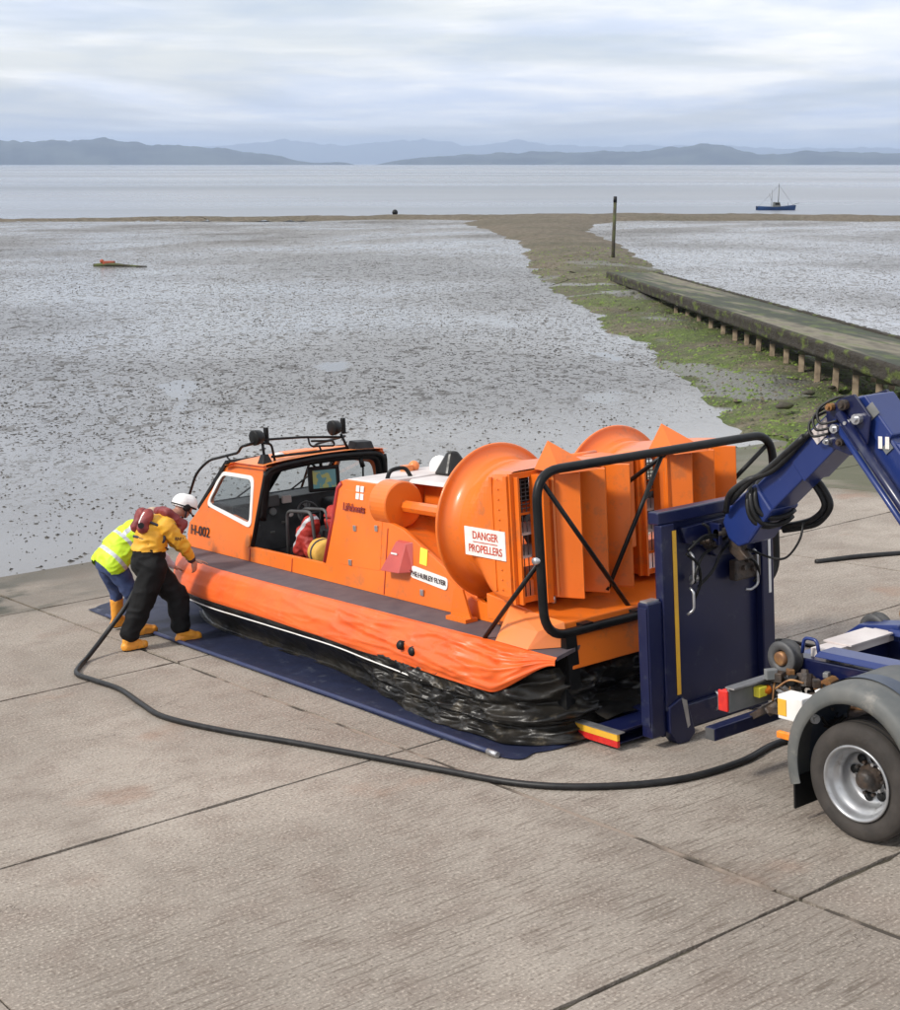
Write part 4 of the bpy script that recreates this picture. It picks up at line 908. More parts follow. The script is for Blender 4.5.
    for k in range(5):
        a = 2 * math.pi * k / 5 + .3; d = Vector((math.cos(a), 0, math.sin(a))); t_ = Vector((0, 1, 0)).cross(d)
        c0 = Vector((dc.x, .9, dc.z)); mb = MB(); mb.hexa([c0 + d * .07 + t_ * .05 - Vector((0, .03, 0)), c0 + d * .07 - t_ * .05 + Vector((0, .03, 0)), c0 + d * .54 - t_ * .045 + Vector((0, .012, 0)), c0 + d * .54 + t_ * .045 - Vector((0, .012, 0)), c0 + d * .07 + t_ * .05 - Vector((0, .015, 0)), c0 + d * .07 - t_ * .05 + Vector((0, .045, 0)), c0 + d * .54 - t_ * .045 + Vector((0, .02, 0)), c0 + d * .54 + t_ * .045 - Vector((0, .004, 0))]); mb.build('blade', M['black'], pr)
    # rear guard: frame plus shelves seen in the narrow gap beside the rudders
    mb = MB(); x0, x1 = dc.x - .60, dc.x + .60; z0, z1 = 1.12, 2.26
    rim_o = [(x0, z0), (x1, z0), (x1, z1), (x0, z1)]; rim_i = [(x0 + .05, z0 + .05), (x1 - .05, z0 + .05), (x1 - .05, z1 - .05), (x0 + .05, z1 - .05)]
    mb.panel(rim_o, [rim_i], lambda a, b: (a, .385, b), (0, -.03, 0)); gd = mb.build('guard_frame', M['orange'], hc)
    mb = MB(); mb.box((x0 + .04, .30, z0), (x0 + .06, .384, z1 - .03)) ; mb.box((x0 + .235, .20, z0), (x0 + .30, .384, z1 - .03)); mb.build('guard_post', M['orange'], gd)
    for k, zz in enumerate((1.30, 1.50, 1.70, 1.88)):
        mb = MB(); mb.hexa([(x0 + .06, .40, zz), (x1 - .06, .40, zz), (x1 - .06, .62, zz + .05), (x0 + .06, .62, zz + .05), (x0 + .06, .40, zz + .02), (x1 - .06, .40, zz + .02), (x1 - .06, .62, zz + .07), (x0 + .06, .62, zz + .07)]); mb.build('guide_vane', M['whitetop'] if k in (1, 2) else M['orange'], gd)
    mb = MB()
    for k in range(10): mb.tube([(x0 + .05, .41, 1.9 + k * .035), (x1 - .05, .41, 1.9 + k * .035)], .005, 5)
    for k in range(22): mb.tube([(x0 + .07 + k * .05, .415, 1.16), (x0 + .07 + k * .05, .415, 2.2)], .005, 5)
    mb.build('wire_mesh', M['darkgrey'], gd)
    mb = MB(); mb.lathe((dc.x, .70, dc.z), (0, -1, 0), [(0, 0), (0, .2), (.15, .17), (.2, .0)], 18); mb.build('gearbox', M['grime'], hc)
    ub = .955 if not s else 2.33
    for k in range(3):
        a0 = ub + .295 * k; mb = MB(); lean = .03
        # each blade turned so that it shows most of its face astern
        p = [(a0 + .045, .285, 1.14), (a0 + .215, .045, 1.125), (a0 + .205, .035, 2.235), (a0 + .03, .285, 2.245)]
        nrm = Vector((.24, .17, 0)).normalized() * .026
        mb.prism(p, nrm); rd = mb.build('rudder', M['orange'], hc, bevel=.008)
        for zz in (1.12, 2.245):
            mb = MB(); mb.cyl((a0 + .045, .265, zz - .03), (a0 + .045, .265, zz + .03), .022, n=10); mb.build('hinge', M['steel'] if zz < 2 else M['orange_top'], rd)
        mb = MB(); mb.hexa([(a0 + .065, .232, 1.15), (a0 + .078, .218, 1.15), (a0 + .082, .222, 1.15), (a0 + .069, .236, 1.15), (a0 + .052, .228, 2.23), (a0 + .065, .214, 2.23), (a0 + .069, .218, 2.23), (a0 + .056, .232, 2.23)]); mb.v = [v + Vector((-.003, -.003, 0)) for v in mb.v]; mb.build('fold_line', M['orange_top'], rd)
    # peaked fin above the first rudder
    fx = ub - .02; mb = MB(); mb.add([(fx, .36, 2.27), (fx + .42, .36, 2.27), (fx + .36, -.06, 2.25), (fx + .0, .02, 2.25), (fx + .07, .25, 2.515)], [(0, 1, 4), (1, 2, 4), (2, 3, 4), (3, 0, 4), (3, 2, 1, 0)]); mb.build('top_fin', M['orange'], hc)
mb = MB(); mb.box((1.88, .36, 1.4), (2.12, .8, 2.25)); mb.build('centre_web', M['orange'], hc, bevel=.01)
mb = MB(); mb.tube([(1.85, .9, 2.22), (2.15, .9, 2.22)], .04, 8); mb.build('centre_tie', M['orange'], hc)
# stern platform below the rudders
mb = MB(); mb.hexa([(.80, -.10, .90), (3.20, -.10, .90), (3.20, .95, .88), (.80, .95, .88), (.80, -.08, 1.0), (3.20, -.08, 1.0), (3.20, .95, 1.12), (.80, .95, 1.12)]); mb.build('stern_shelf', M['orange'], hc, bevel=.01)
mb = MB(); mb.hexa([(.78, -.20, .62), (3.22, -.20, .62), (3.22, .3, .62), (.78, .3, .62), (.78, -.13, .895), (3.22, -.13, .895), (3.22, .3, .895), (.78, .3, .895)]); mb.build('transom', M['orange'], hc, bevel=.01)
for s in (0, 1):
    f = mir if s else Vector
    mb = MB(); q = [f(p) for p in [(.56, .30, .806), (.80, -.02, .806), (.80, .28, .806), (.60, -.02, .81), (.72, -.05, .99), (.80, .28, 1.0)]]
    mb.add([f(p) for p in [(.50, .05, .81), (.79, -.14, .81), (.79, .62, .81), (.52, .5, .81), (.79, -.10, 1.02), (.79, .60, 1.06), (.60, .02, .95), (.62, .45, .95)]], [(0, 1, 4, 6), (0, 6, 7, 3), (6, 4, 5, 7), (3, 7, 5, 2), (0, 3, 2, 1), (1, 2, 5, 4)]); mb.build('stern_chock', M['orange_top'], hc)
    mb = MB(); mb.panel([(1.50, .84), (1.20, .84), (1.30, 1.10), (1.38, 1.12), (1.44, 1.08)], [], lambda a, b: f((.80, a, b)), (.02, 0, 0)); mb.box(*sorted([tuple(f((.74, 1.2, .805))), tuple(f((.88, 1.5, .84)))])) if not s else None; mb.build('duct_bracket', M['orange'], hc)
    mb = MB(); mb.tube([f((.74, .22, .82)), f((1.12, -.12, .80))], .016, 8); mb.build('stern_stay', M['black'], hc)
# black tubular guard hoop
V0 = -.15
loop = roundpath([(.53, V0, .93), (.51, V0, 2.33), (3.42, V0, 2.33), (3.44, V0, .93)], .26, 8, True)
mb = MB(); mb.tube(loop, .040, 12, closed=True); hp = mb.build('guard_hoop', M['black'], hc)
for a, b in (((.60, V0 + .01, 2.22), (1.66, V0 + .12, .93)), ((1.98, V0 + .01, 2.30), (1.46, V0 + .22, 1.15)), ((.50, V0, 1.58), (.53, .66, .81)), ((3.34, V0 + .01, 2.22), (3.0, .35, 1.6)), ((3.47, V0, 1.58), (3.45, .66, .81)), ((2.0, V0, 2.3), (2.0, .35, 2.0))):
    mb = MB(); mb.tube([a, b], .021, 8); mb.build('brace', M['black'], hp)
mb = MB(); mb.lathe((.485, V0, 1.6), (1, 0, 0), [(-.035, 0), (-.035, .03), (.03, .03)], 10); mb.build('hoop_clamp', M['steel'], hp)
for u in (.80, 3.2):
    mb = MB(); mb.hexa([(u - .05, V0 - .05, .45), (u + .07, V0 - .05, .45), (u + .07, V0 + .07, .45), (u - .05, V0 + .07, .45), (u - .07, V0 - .03, .93), (u + .05, V0 - .03, .93), (u + .05, V0 + .03, .93), (u - .07, V0 + .03, .93)]); mb.build('hoop_foot', M['black'], hp)
for u in (1.0, 1.62):
    mb = MB(); mb.box((u - .06, V0 - .02, .90), (u + .06, -.08, .98)); mb.build('hoop_bracket', M['black'], hp)
# roof rack: lamps, rails, forward guard bar
rk = 5.5
mb = MB()
mb.tube([(1.24, rk, 1.94), (1.22, rk, 2.22)], .017, 8); mb.tube([(2.40, rk, 1.94), (2.30, rk, 2.16)], .017, 8)
mb.tube(roundpath([(.99, rk, 2.17), (1.22, rk, 2.21), (1.77, rk, 2.18), (2.31, rk, 2.12)], .08), .015, 8)
mb.tube(roundpath([(1.24, rk, 2.17), (1.34, rk, 2.15), (1.37, rk, 1.95)], .06), .015, 8)
mb.tube([(1.33, rk, 2.0), (1.80, rk, 1.99), (2.38, rk, 1.985)], .015, 8)
mb.tube(roundpath([(1.84, rk, 2.17), (1.86, rk, 2.06), (2.20, rk, 2.03), (2.19, rk, 2.09), (1.88, rk, 2.12)], .05), .012, 8)
mb.tube([(1.98, rk, 2.06), (2.01, rk, 1.99)], .012, 6)
rack = mb.build('roof_rack', M['black'], hc)
mb = MB(); mb.tube(roundpath([(1.22, 5.5, 2.19), (1.24, 6.03, 2.10), (1.24, 6.12, 2.02), (1.24, 6.88, 1.88), (1.16, 7.08, 1.72), (1.14, 7.62, 1.0)], .12, 6), .017, 8); mb.tube([(1.24, 6.40, 1.95), (1.22, 6.22, 1.88)], .012, 6)
mb.build('guard_bar', M['black'], hc)
mb = MB(); mb.tube(roundpath([(2.31, 5.5, 2.12), (2.72, 6.05, 2.06), (2.78, 6.88, 1.90), (2.84, 7.08, 1.72), (2.86, 7.62, 1.0)], .12, 6), .017, 8); mb.build('guard_bar', M['black'], hc)
mb = MB(); mb.hexa([(1.17, rk - .07, 1.93), (1.31, rk - .07, 1.93), (1.31, rk + .07, 1.93), (1.17, rk + .07, 1.93), (1.21, rk - .04, 2.04), (1.27, rk - .04, 2.04), (1.27, rk + .04, 2.04), (1.21, rk + .04, 2.04)]); mb.build('rack_foot', M['black'], hc, bevel=.008)
for (c, ax_) in (((1.16, rk, 2.245), (-.85, -.1, -.05)), ((2.22, rk, 2.245), (-.85, -.1, -.05))):
    c = Vector(c); d = Vector(ax_).normalized(); mb = MB()
    mb.lathe(c, d, [(-.085, 0), (-.08, .045), (-.045, .078), (.02, .09), (.05, .09), (.055, .082), (.055, 0)], 24); lm = mb.build('search_lamp', M['black'], hc)
    mb = MB(); mb.obox(c - d * .10 + Vector((.03, 0, 0)), (d, d.cross(Vector((0, 0, 1))), (0, 0, 1)), (.018, .03, .095)); mb.build('lamp_bracket', M['black'], lm, bevel=.006)
mb = MB(); mb.hexa([(2.42, 5.38, 1.94), (2.70, 5.38, 1.93), (2.70, 5.6, 1.93), (2.42, 5.6, 1.94), (2.45, 5.40, 2.05), (2.67, 5.40, 2.04), (2.67, 5.56, 2.05), (2.45, 5.56, 2.06)]); mb.build('loudhailer', M['blackplastic'], hc, bevel=.012)
mb = MB(); mb.tube([(2.50, 5.42, 1.86), (2.52, 5.40, 1.74)], .03, 8); mb.tube(spline([(2.52, 5.40, 1.75), (2.50, 5.38, 1.64), (2.53, 5.40, 1.58)], 4), .012, 6); mb.build('handset', M['black'], hc)

# loads in the cabin
blob('rescue_bag', [((1.50, 5.22, .93), .12, (1.50, 5.0, 1.24), .10), ((1.52, 5.0, .93), .12, (1.50, 5.12, 1.1), .12)], [M['red'], M['reflect']], None, .012, 3, .014, 8, matfn=lambda c: 1 if abs((c.y - 5.13) * .7 + (c.z - 1.12) * .7) < .022 else 0)
o = bpy.data.objects['rescue_bag']; FR['rescue_bag'] = (Vector((0, 0, 0)), 'ramp')
tagit(o, 'red rescue bag with a pale band, held in the frame inside the cabin door', 'bag')
mb = MB(); mb.hexa([(1.62, 4.5, 1.16), (2.0, 4.5, 1.16), (2.0, 4.92, 1.16), (1.62, 4.92, 1.16), (1.60, 4.46, 1.30), (2.0, 4.46, 1.30), (2.0, 4.92, 1.30), (1.60, 4.92, 1.30)])
mb.hexa([(1.60, 4.45, 1.305), (2.02, 4.45, 1.305), (2.02, 4.94, 1.305), (1.60, 4.94, 1.305), (1.66, 4.5, 1.44), (2.0, 4.5, 1.44), (2.0, 4.9, 1.44), (1.66, 4.9, 1.44)])
tagit(mb.build('red_case', M['red'], base=(1.8, 4.7, 1.16), bevel=.03), 'square red soft case on the locker behind the red rescue bag', 'case')
mb = MB(); mb.box((1.6, 4.42, .81), (2.0, 4.95, 1.155)); mb.build('locker', M['blackplastic'], hc, bevel=.01)
mb = MB(); mb.lathe((1.33, 4.52, .985), (.25, .95, 0), [(-.16, 0), (-.16, .11), (-.14, .145), (.10, .15), (.15, .14), (.17, .10), (.17, 0)], 24)
mb.v = [v + Vector((0, 0, noise.noise(v * 9) * .02)) for v in mb.v]
yb = mb.build('yellow_bag', M['yellowbag'], base=(1.33, 4.5, .83), bevel=.01); tagit(yb, 'round ochre yellow bag lying low at the rear of the cabin door', 'bag')
mb = MB(); mb.lathe((1.33, 4.52, .985), (.25, .95, 0), [(-.03, .155), (.0, .158), (.0, .150), (-.03, .15)], 24, closed=True); mb.build('strap', M['navycloth'], yb)
# ------------------------------------------------------------------ blue tarpaulin under the craft
tp = thing('ground_sheet', 'blue tarpaulin spread on the concrete under the hovercraft', 'tarpaulin', (.2, 3.5, 0))
ol = spline([(.04, .02, 0), (.02, 2.5, 0), (.03, 5, 0), (.05, 7.95, 0), (.10, 8.15, 0), (.42, 8.42, 0), (1.2, 8.5, 0), (2, 8.5, 0), (3.6, 8.45, 0), (3.95, 8.1, 0), (4.0, 5, 0), (4.0, 2, 0), (3.95, .1, 0), (3.2, -.1, 0), (1.6, .15, 0), (1.25, .05, 0), (.95, -.18, 0), (.65, -.26, 0), (.35, -.20, 0)], 10, True)
cen = Vector((2, 4, 0)); nr = 26
def tfn(a, b):
    p = ol[int(round(a * len(ol))) % len(ol)]; k = b; q = p.lerp(Vector((2, max(1, min(7, p.y)), 0)), k)
    e = .018 + .022 * fold(Vector((q.x * 1.6, q.y * .9, 1))) ** 2 + .012 * noise.noise(q * 4) + .02 * sst(.02, .0, b) * 0
    if b < .03: e = .012 + .01 * noise.noise(q * 3)
    return (q.x, q.y, max(.006, e))
mb = MB(); mb.grid(len(ol), nr, tfn, closed_u=True); mb.build('sheet', M['tarp'], tp)
mb = MB(); mb.tube([(.035 + .006 * math.sin(v), v, .035) for v in [.02 + .4 * k for k in range(20)]], .022, 10); ed_ = mb.build('edge_tube', M['tube'], tp)
mb = MB(); mb.tube([(.035, -.06, .03), (.035, .07, .034)], .026, 10); mb.build('tube_end', M['steel'], ed_)

# ------------------------------------------------------------------ flat rack with its upright blue headboard
fr = thing('flat_rack', 'navy blue steel flat rack with tall upright headboard and yellow edge strip behind the hovercraft', 'flat rack', (1.9, -.8, 0))
UB0, UB1 = 1.19, 2.55
mb = MB(); mb.box((UB0 + .02, -.80, .06), (UB1 - .02, -.775, 1.90)); mb.build('headboard', M['blue'], fr, bevel=.004)  # carried down close to the slab, navy filling the shadowed gap below
mb = MB(); mb.box((UB0 - .01, -.86, 1.86), (UB1 + .01, -.74, 1.965)); mb.build('top_rail', M['blue'], fr, bevel=.012)
mb = MB(); mb.box((UB0, -.88, .30), (UB0 + .15, -.801, 1.859)); mb.build('left_channel', M['blue'], fr, bevel=.01)
mb = MB(); mb.box((UB1 - .15, -.88, .12), (UB1, -.801, 1.859)); mb.build('right_channel', M['blue'], fr, bevel=.01)
mb = MB(); mb.prism([(1.20, -.90, .34), (1.36, -.90, .40), (1.43, -.90, .30), (1.50, -.90, .06), (1.42, -.90, .0), (1.30, -.90, .0), (1.20, -.90, .12)], (0, .13, 0)); mb.build('foot', M['blue'], fr, bevel=.012)
mb = MB(); mb.box((1.312, -.889, .42), (1.352, -.881, 1.80)); st = mb.build('marker_strip', M['yellow'], fr); st['label'] = 'yellow reflective strip down the left edge'
mb = MB(); mb.prism([(1.34, -.904, .39), (1.40, -.904, .36), (1.43, -.904, .14), (1.40, -.904, .12)], (0, .003, 0)); mb.build('foot_highlight', M['steel'], fr)  # grey highlight on the foot, laid on as a thin pale patch
mb = MB(); mb.box((1.45, -.86, .10), (UB1 - .1, -.81, .30)); mb.build('lower_rail', M['blue'], fr, bevel=.01)
# side plate and corner post on the craft's side
mb = MB(); mb.box((1.03, -.86, .10), (1.19, -.74, 1.235)); cp = mb.build('corner_post', M['blue'], fr, bevel=.01)
mb = MB(); mb.box((1.018, -.85, .20), (1.029, -.75, 1.20)); mb.build('post_plate', M['blue'], cp, bevel=.004)
mb = MB(); mb.box((1.04, -.84, 1.236), (1.18, -.76, 1.25)); mb.build('post_cap', M['steel'], cp)
# cross bearer that sticks out beside the skirt, with its red and yellow end
mb = MB(); mb.box((.86, -.46, .03), (2.9, -.36, .15)); mb.box((.86, -.60, .028), (2.9, -.34, .045)); mb.box((.86, -.62, .135), (2.9, -.34, .152)); bb = mb.build('cross_bearer', M['blue'], fr, bevel=.004)
E_ = [(.845, -.62), (.845, -.12)]
mb = MB(); mb.box((.82, -.66, .03), (.85, -.14, .085)); mb.build('red_marker', M['lensred'], fr, bevel=.003)
mb = MB(); mb.box((.82, -.66, .087), (.85, -.14, .145)); mb.build('yellow_marker', M['yellow'], fr, bevel=.003)
mb = MB(); mb.box((.815, -.67, .147), (.90, -.13, .155)); mb.build('marker_trim', M['steel'], fr)
for u in (1.45, 2.45):
    mb = MB(); mb.box((u - .06, -.74, .02), (u + .06, .6, .17)); mb.build('runner', M['blue'], fr, bevel=.006)
mb = MB(); mb.grid(30, 12, lambda a, b: (1.02 + 1.9 * a, -.33 + .42 * b, .16 + .03 * noise.noise(Vector((a * 5, b * 3, 0))) + .10 * b)); mb.build('floor_sheet', M['black_rubber'], fr)
# hook plate recess, valves, pipes and hand grips on the headboard
mb = MB(); mb.prism([(1.45, -.86, 1.80), (2.45, -.86, 1.84), (2.38, -.86, 1.62), (2.15, -.86, 1.50), (1.85, -.86, 1.50), (1.7, -.86, 1.62), (1.5, -.86, 1.66)], (0, .058, 0)); mb.build('hook_plate', M['blue'], fr, bevel=.01)
mb = MB(); mb.tube([(1.76, -.95, 1.72), (2.20, -.95, 1.72)], .035, 12); mb.build('lifting_bar', M['grime'], fr)
for x in (1.78, 2.18):
    mb = MB(); mb.box((x - .02, -.98, 1.62), (x + .02, -.82, 1.80)); mb.build('bar_lug', M['blue'], fr, bevel=.005)
for pts in ([(1.49, -.90, 1.60), (1.49, -.94, 1.57), (1.49, -.94, 1.36), (1.49, -.90, 1.33)], [(1.48, -.90, 1.30), (1.48, -.94, 1.27), (1.48, -.94, 1.12), (1.44, -.90, 1.08)], [(2.27, -.90, 1.50), (2.27, -.94, 1.47), (2.27, -.94, 1.20), (2.20, -.92, 1.16), (2.16, -.90, 1.17)], [(1.75, -.90, .20), (1.75, -.93, .22), (1.75, -.93, .34), (1.75, -.90, .36)]):
    mb = MB(); mb.tube(roundpath(pts, .03), .012, 8); mb.build('grip', M['steel'], fr)
mb = MB(); mb.box((UB1 - .075, -.887, 1.08), (UB1 - .045, -.8805, 1.60)); mb.build('white_strip', M['white'], fr)
random.seed(12)
cab = [[(1.42, .60), (1.44, 1.45), (1.53, 1.28), (1.52, 1.20)], [(1.5, 1.68), (1.7, 1.70), (1.85, 1.66), (2.0, 1.68)], [(1.55, 1.30), (1.70, 1.42), (1.82, 1.55), (2.0, 1.62), (2.05, 1.66)], [(1.62, 1.82), (1.66, 1.78), (1.70, 1.68), (1.78, 1.64)], [(1.5, 1.34), (1.50, 1.44), (1.60, 1.56), (1.8, 1.6)], [(2.05, 1.5), (2.2, 1.42), (2.28, 1.3), (2.25, 1.22)], [(1.95, 1.62), (2.1, 1.48), (2.2, 1.5), (2.35, 1.44)], [(1.44, 1.62), (1.6, 1.72), (1.8, 1.70), (1.95, 1.70)]]
cab[0] = [(1.42, 1.60), (1.52, 1.50), (1.56, 1.34), (1.52, 1.20)]
for c in cab:
    mb = MB(); mb.tube(spline([(x, -.93 - .03 * math.sin(i * 1.3), z) for i, (x, z) in enumerate(c)], 6), .013, 7); mb.build('hydraulic_pipe', M['black'], fr)
for (x, z, r) in [(1.68, 1.66, .035), (1.74, 1.62, .04), (1.80, 1.68, .03), (1.55, 1.36, .03), (2.05, 1.56, .045), (2.15, 1.42, .04), (2.22, 1.34, .05), (2.1, 1.36, .035)]:
    mb = MB(); mb.lathe((x, -.85, z), (.15, -1, .1), [(0, r), (.06, r), (.06, r * .6), (.10, r * .6), (.10, 0)], 8, smooth=False); mb.build('coupling', M['grime'] if r > .034 else M['steel'], fr)
mb = MB(); mb.box((2.02, -.92, 1.26), (2.34, -.84, 1.44)); mb.build('valve_block', M['grime'], fr, bevel=.015)

# ------------------------------------------------------------------ hook lift lorry (its rear end, running out of the frame)
tk = thing('hooklift_truck', 'blue hook lift truck backed up to the headboard, its arm raised', 'truck', (1.9, -3.2, 0))
# lower jib: from the headboard hook up to the knuckle
A0, A1 = Vector((1.93, -1.22, 1.86)), Vector((1.93, -2.22, 2.70)); ad = (A1 - A0).normalized(); an = ad.cross(Vector((1, 0, 0))).normalized()
if an.z < 0: an = -an
mb = MB(); hw = .145
def jb(t, s_, h): return A0 + ad * t + Vector((s_ * hw, 0, 0)) + an * h
Lg = (A1 - A0).length
mb.hexa([jb(.10, -1, -.125), jb(Lg, -1, -.10), jb(Lg, 1, -.10), jb(.10, 1, -.125), jb(.30, -1, .13), jb(Lg + .06, -1, .12), jb(Lg + .06, 1, .12), jb(.30, 1, .13)])
jib = mb.build('jib', M['bluearm'], tk, bevel=.012)
mb = MB(); mb.hexa([jb(.72, -1.05, -.135), jb(Lg, -1.05, -.115), jb(Lg, 1.05, -.115), jb(.72, 1.05, -.135), jb(.72, -1.05, .137), jb(Lg + .03, -1.05, .128), jb(Lg + .03, 1.05, .128), jb(.72, 1.05, .137)]); mb.build('sleeve', M['bluearm'], jib, bevel=.008)
# rounded hook head
mb = MB(); poly = [(-.18, .10), (-.06, .16), (.12, .15), (.32, .14), (.32, -.13), (.10, -.16), (-.06, -.19), (-.18, -.15), (-.22, -.04)]
mb.prism([A0 + ad * a + an * b + Vector((-.17, 0, 0)) for a, b in poly], (.34, 0, 0)); hk = mb.build('hook_head', M['bluearm'], jib, bevel=.02)
mb = MB(); mb.prism([A0 + ad * a + an * b + Vector((-.04, 0, 0)) for a, b in [(-.2, .06), (-.32, .02), (-.40, -.08), (-.36, -.2), (-.26, -.24), (-.28, -.14), (-.2, -.08)]], (.08, 0, 0)); mb.build('hook', M['grime'], jib, bevel=.01)
# bundled hoses looping round the jib
for k, (ph, rr) in enumerate([(0, .19), (.25, .205), (-.2, .18)]):
    mb = MB(); c0 = A0 + ad * (.16 + .05 * k); pts = []
    for i in range(22):
        a = -2.2 + 4.6 * i / 21; pts.append(c0 + Vector((math.cos(a + 3.3) * rr * 1.05, 0, 0)) + an * (math.sin(a + 3.3) * rr * -1.0) + ad * (.05 * math.sin(a * 2 + ph)))
    mb.tube(pts, .022, 7); mb.build('hose', M['hose'], tk)
for pts in ([(-1.15, 2.00, 1.72), (-1.28, 2.10, 1.68), (-1.42, 2.22, 1.70), (-1.62, 2.32, 1.74), (-1.95, 2.62, 1.76)], [(-1.1, 1.92, 1.72), (-1.2, 2.08, 1.66), (-1.36, 2.20, 1.68), (-1.5, 2.27, 1.72), (-1.9, 2.58, 1.74)],
            [(-1.32, 1.76, 2.12), (-1.50, 1.80, 2.14), (-1.66, 1.86, 2.14), (-1.78, 1.98, 2.12), (-1.72, 2.12, 2.10), (-1.68, 2.18, 2.06)], [(-1.34, 1.73, 2.14), (-1.52, 1.77, 2.16), (-1.69, 1.83, 2.16), (-1.82, 1.98, 2.14), (-1.75, 2.14, 2.12), (-1.71, 2.2, 2.06)]):
    mb = MB(); mb.tube(spline([(x, v, n) for v, n, x in pts], 8), .026, 8); mb.build('hose', M['hose'], tk)
mb = MB(); mb.tube(spline([(2.05, -1.62, 1.84), (2.0, -1.63, 1.72), (1.98, -1.56, 1.60), (1.98, -1.46, 1.53), (1.98, -1.3, 1.53), (1.95, -1.0, 1.60)], 8), .010, 6); mb.build('control_cable', M['hose'], tk)
# knuckle plates, pins and fittings
K = Vector((1.93, -2.32, 2.76))
for sx in (-.205, .185):
    mb = MB(); mb.prism([K + Vector((sx, v, n)) for v, n in [(.18, -.24), (.20, .02), (.08, .12), (-.06, .16), (-.20, .0), (-.17, -.20), (-.02, -.30)]], (.022, 0, 0)); mb.build('knuckle_plate', M['blue'], tk, bevel=.006)
for (v, n, r, m_) in [(.10, -.10, .035, 'steel'), (.02, .08, .04, 'grime'), (-.10, -.02, .04, 'steel'), (.14, .06, .03, 'brass'), (.05, -.2, .03, 'grime'), (-.02, -.05, .028, 'steel'), (.17, -.2, .026, 'steel')]:
    mb = MB(); mb.lathe(K + Vector((-.20, v, n)), (-1, 0, 0), [(0, r), (.05, r), (.05, r * .55), (.075, r * .5), (.075, 0)], 10, smooth=False); mb.build('fitting', M[m_], tk)
for (c, w_, h_, m_) in [(A0 + ad * 1.12 + an * .06 + Vector((-hw * 1.05 - .006, 0, 0)), .10, .055, 'whitetop'), (Vector((1.779, -2.43, 2.74)), .13, .05, 'boardgrey'), (Vector((1.792, -2.60, 2.55)), .04, .06, 'boardgrey')]:
    mb = MB(); mb.obox(c, (ad, an, (1, 0, 0)), (w_, h_, .004)); mb.build('warning_decal', M[m_], tk)
for q in range(3):
    mb = MB(); p0 = K + Vector((-.22, .16 - .04 * q, -.14 + .05 * q)); mb.tube(spline([p0, p0 + Vector((-.05, .12, -.02)), p0 + Vector((-.02, .16, .08)), p0 + Vector((.04, .05, .16)), p0 + Vector((.06, -.08, .18))], 6), .011, 6); mb.build('hose', M['hose'], tk)
# upper arm going down towards the chassis
C0, C1 = Vector((1.97, -2.33, 2.86)), Vector((1.97, -3.95, .95)); cd = (C1 - C0).normalized(); cn = cd.cross(Vector((1, 0, 0))).normalized()
if cn.z < 0: cn = -cn
def cb(t, x, h): return C0 + cd * t + Vector((x, 0, 0)) + cn * h
LC = (C1 - C0).length
mb = MB(); mb.hexa([cb(-.08, -.17, -.15), cb(LC, -.17, -.15), cb(LC, .15, -.15), cb(-.08, .15, -.15), cb(.0, -.17, .07), cb(LC, -.17, .07), cb(LC, .15, .07), cb(.0, .15, .07)]); ua = mb.build('main_arm', M['bluearm'], tk, bevel=.02)
mb = MB(); mb.hexa([cb(-.04, -.185, -.04), cb(.42, -.185, -.04), cb(.42, .16, -.04), cb(-.04, .16, -.04), cb(.03, -.185, .11), cb(.40, -.185, .11), cb(.40, .16, .11), cb(.03, .16, .11)]); mb.build('arm_cap', M['bluearm'], ua, bevel=.012)
mb = MB(); mb.hexa([cb(.45, -.17, .07), cb(1.6, -.17, .07), cb(1.6, .15, .07), cb(.45, .15, .07), cb(.52, -.13, .15), cb(1.6, -.13, .15), cb(1.6, .12, .15), cb(.52, .12, .15)]); mb.build('arm_cover', M['bluearm'], ua, bevel=.012)
for dx, r in ((-.275, .038), (-.245, .024)):
    mb = MB(); mb.tube([cb(.02, dx, -.10 - (.10 if r < .03 else 0)), cb(1.9, dx, -.12 - (.10 if r < .03 else 0))], r, 12); mb.build('ram', M['blue'] if r > .03 else M['bluearm'], ua)
for q in range(2):
    mb = MB(); mb.box((1.782, -2.58 - .06 * q, 2.52), (1.784, -2.545 - .06 * q, 2.61)); mb.build('arm_decal', M['badge'], ua)
mb = MB(); mb.sphere(cb(.32, .17, .11), .035, 10); mb.build('arm_lamp', M['badge'], ua)
for q in range(3):
    mb = MB(); mb.tube(spline([cb(.45 + .05 * q, -.02 + .07 * q, .2), cb(.62, .0 + .05 * q, .30), cb(.85, -.10 + .04 * q, .24), cb(1.2, -.18 + .04 * q, .23)], 6), .015, 7); mb.build('hose', M['hose'], tk)
# chassis: two rails, cross members, rear rollers
for x0, x1 in ((1.42, 1.56), (2.28, 2.42)):
    mb = MB(); mb.hexa([(x0, -5.6, .72), (x1, -5.6, .72), (x1, -2.02, .72), (x0, -2.02, .72), (x0, -5.6, .97), (x1, -5.6, .97), (x1, -1.98, .93), (x0, -1.98, .93)]); rl = mb.build('chassis_rail', M['blue'], tk, bevel=.012)
    mb = MB(); mb.hexa([(x0 - .05, -5.6, .98), (x1 + .03, -5.6, .98), (x1 + .03, -2.25, .975), (x0 - .05, -2.25, .975), (x0 - .03, -5.6, 1.03), (x1 + .01, -5.6, 1.03), (x1 + .01, -2.28, 1.02), (x0 - .03, -2.28, 1.02)]); mb.build('tipping_frame', M['bluearm'], tk, bevel=.008)
for v in (-2.2, -3.0, -4.2):
    mb = MB(); mb.box((1.56, v - .06, .74), (2.28, v + .06, .94)); mb.build('cross_member', M['blue'], tk, bevel=.01)
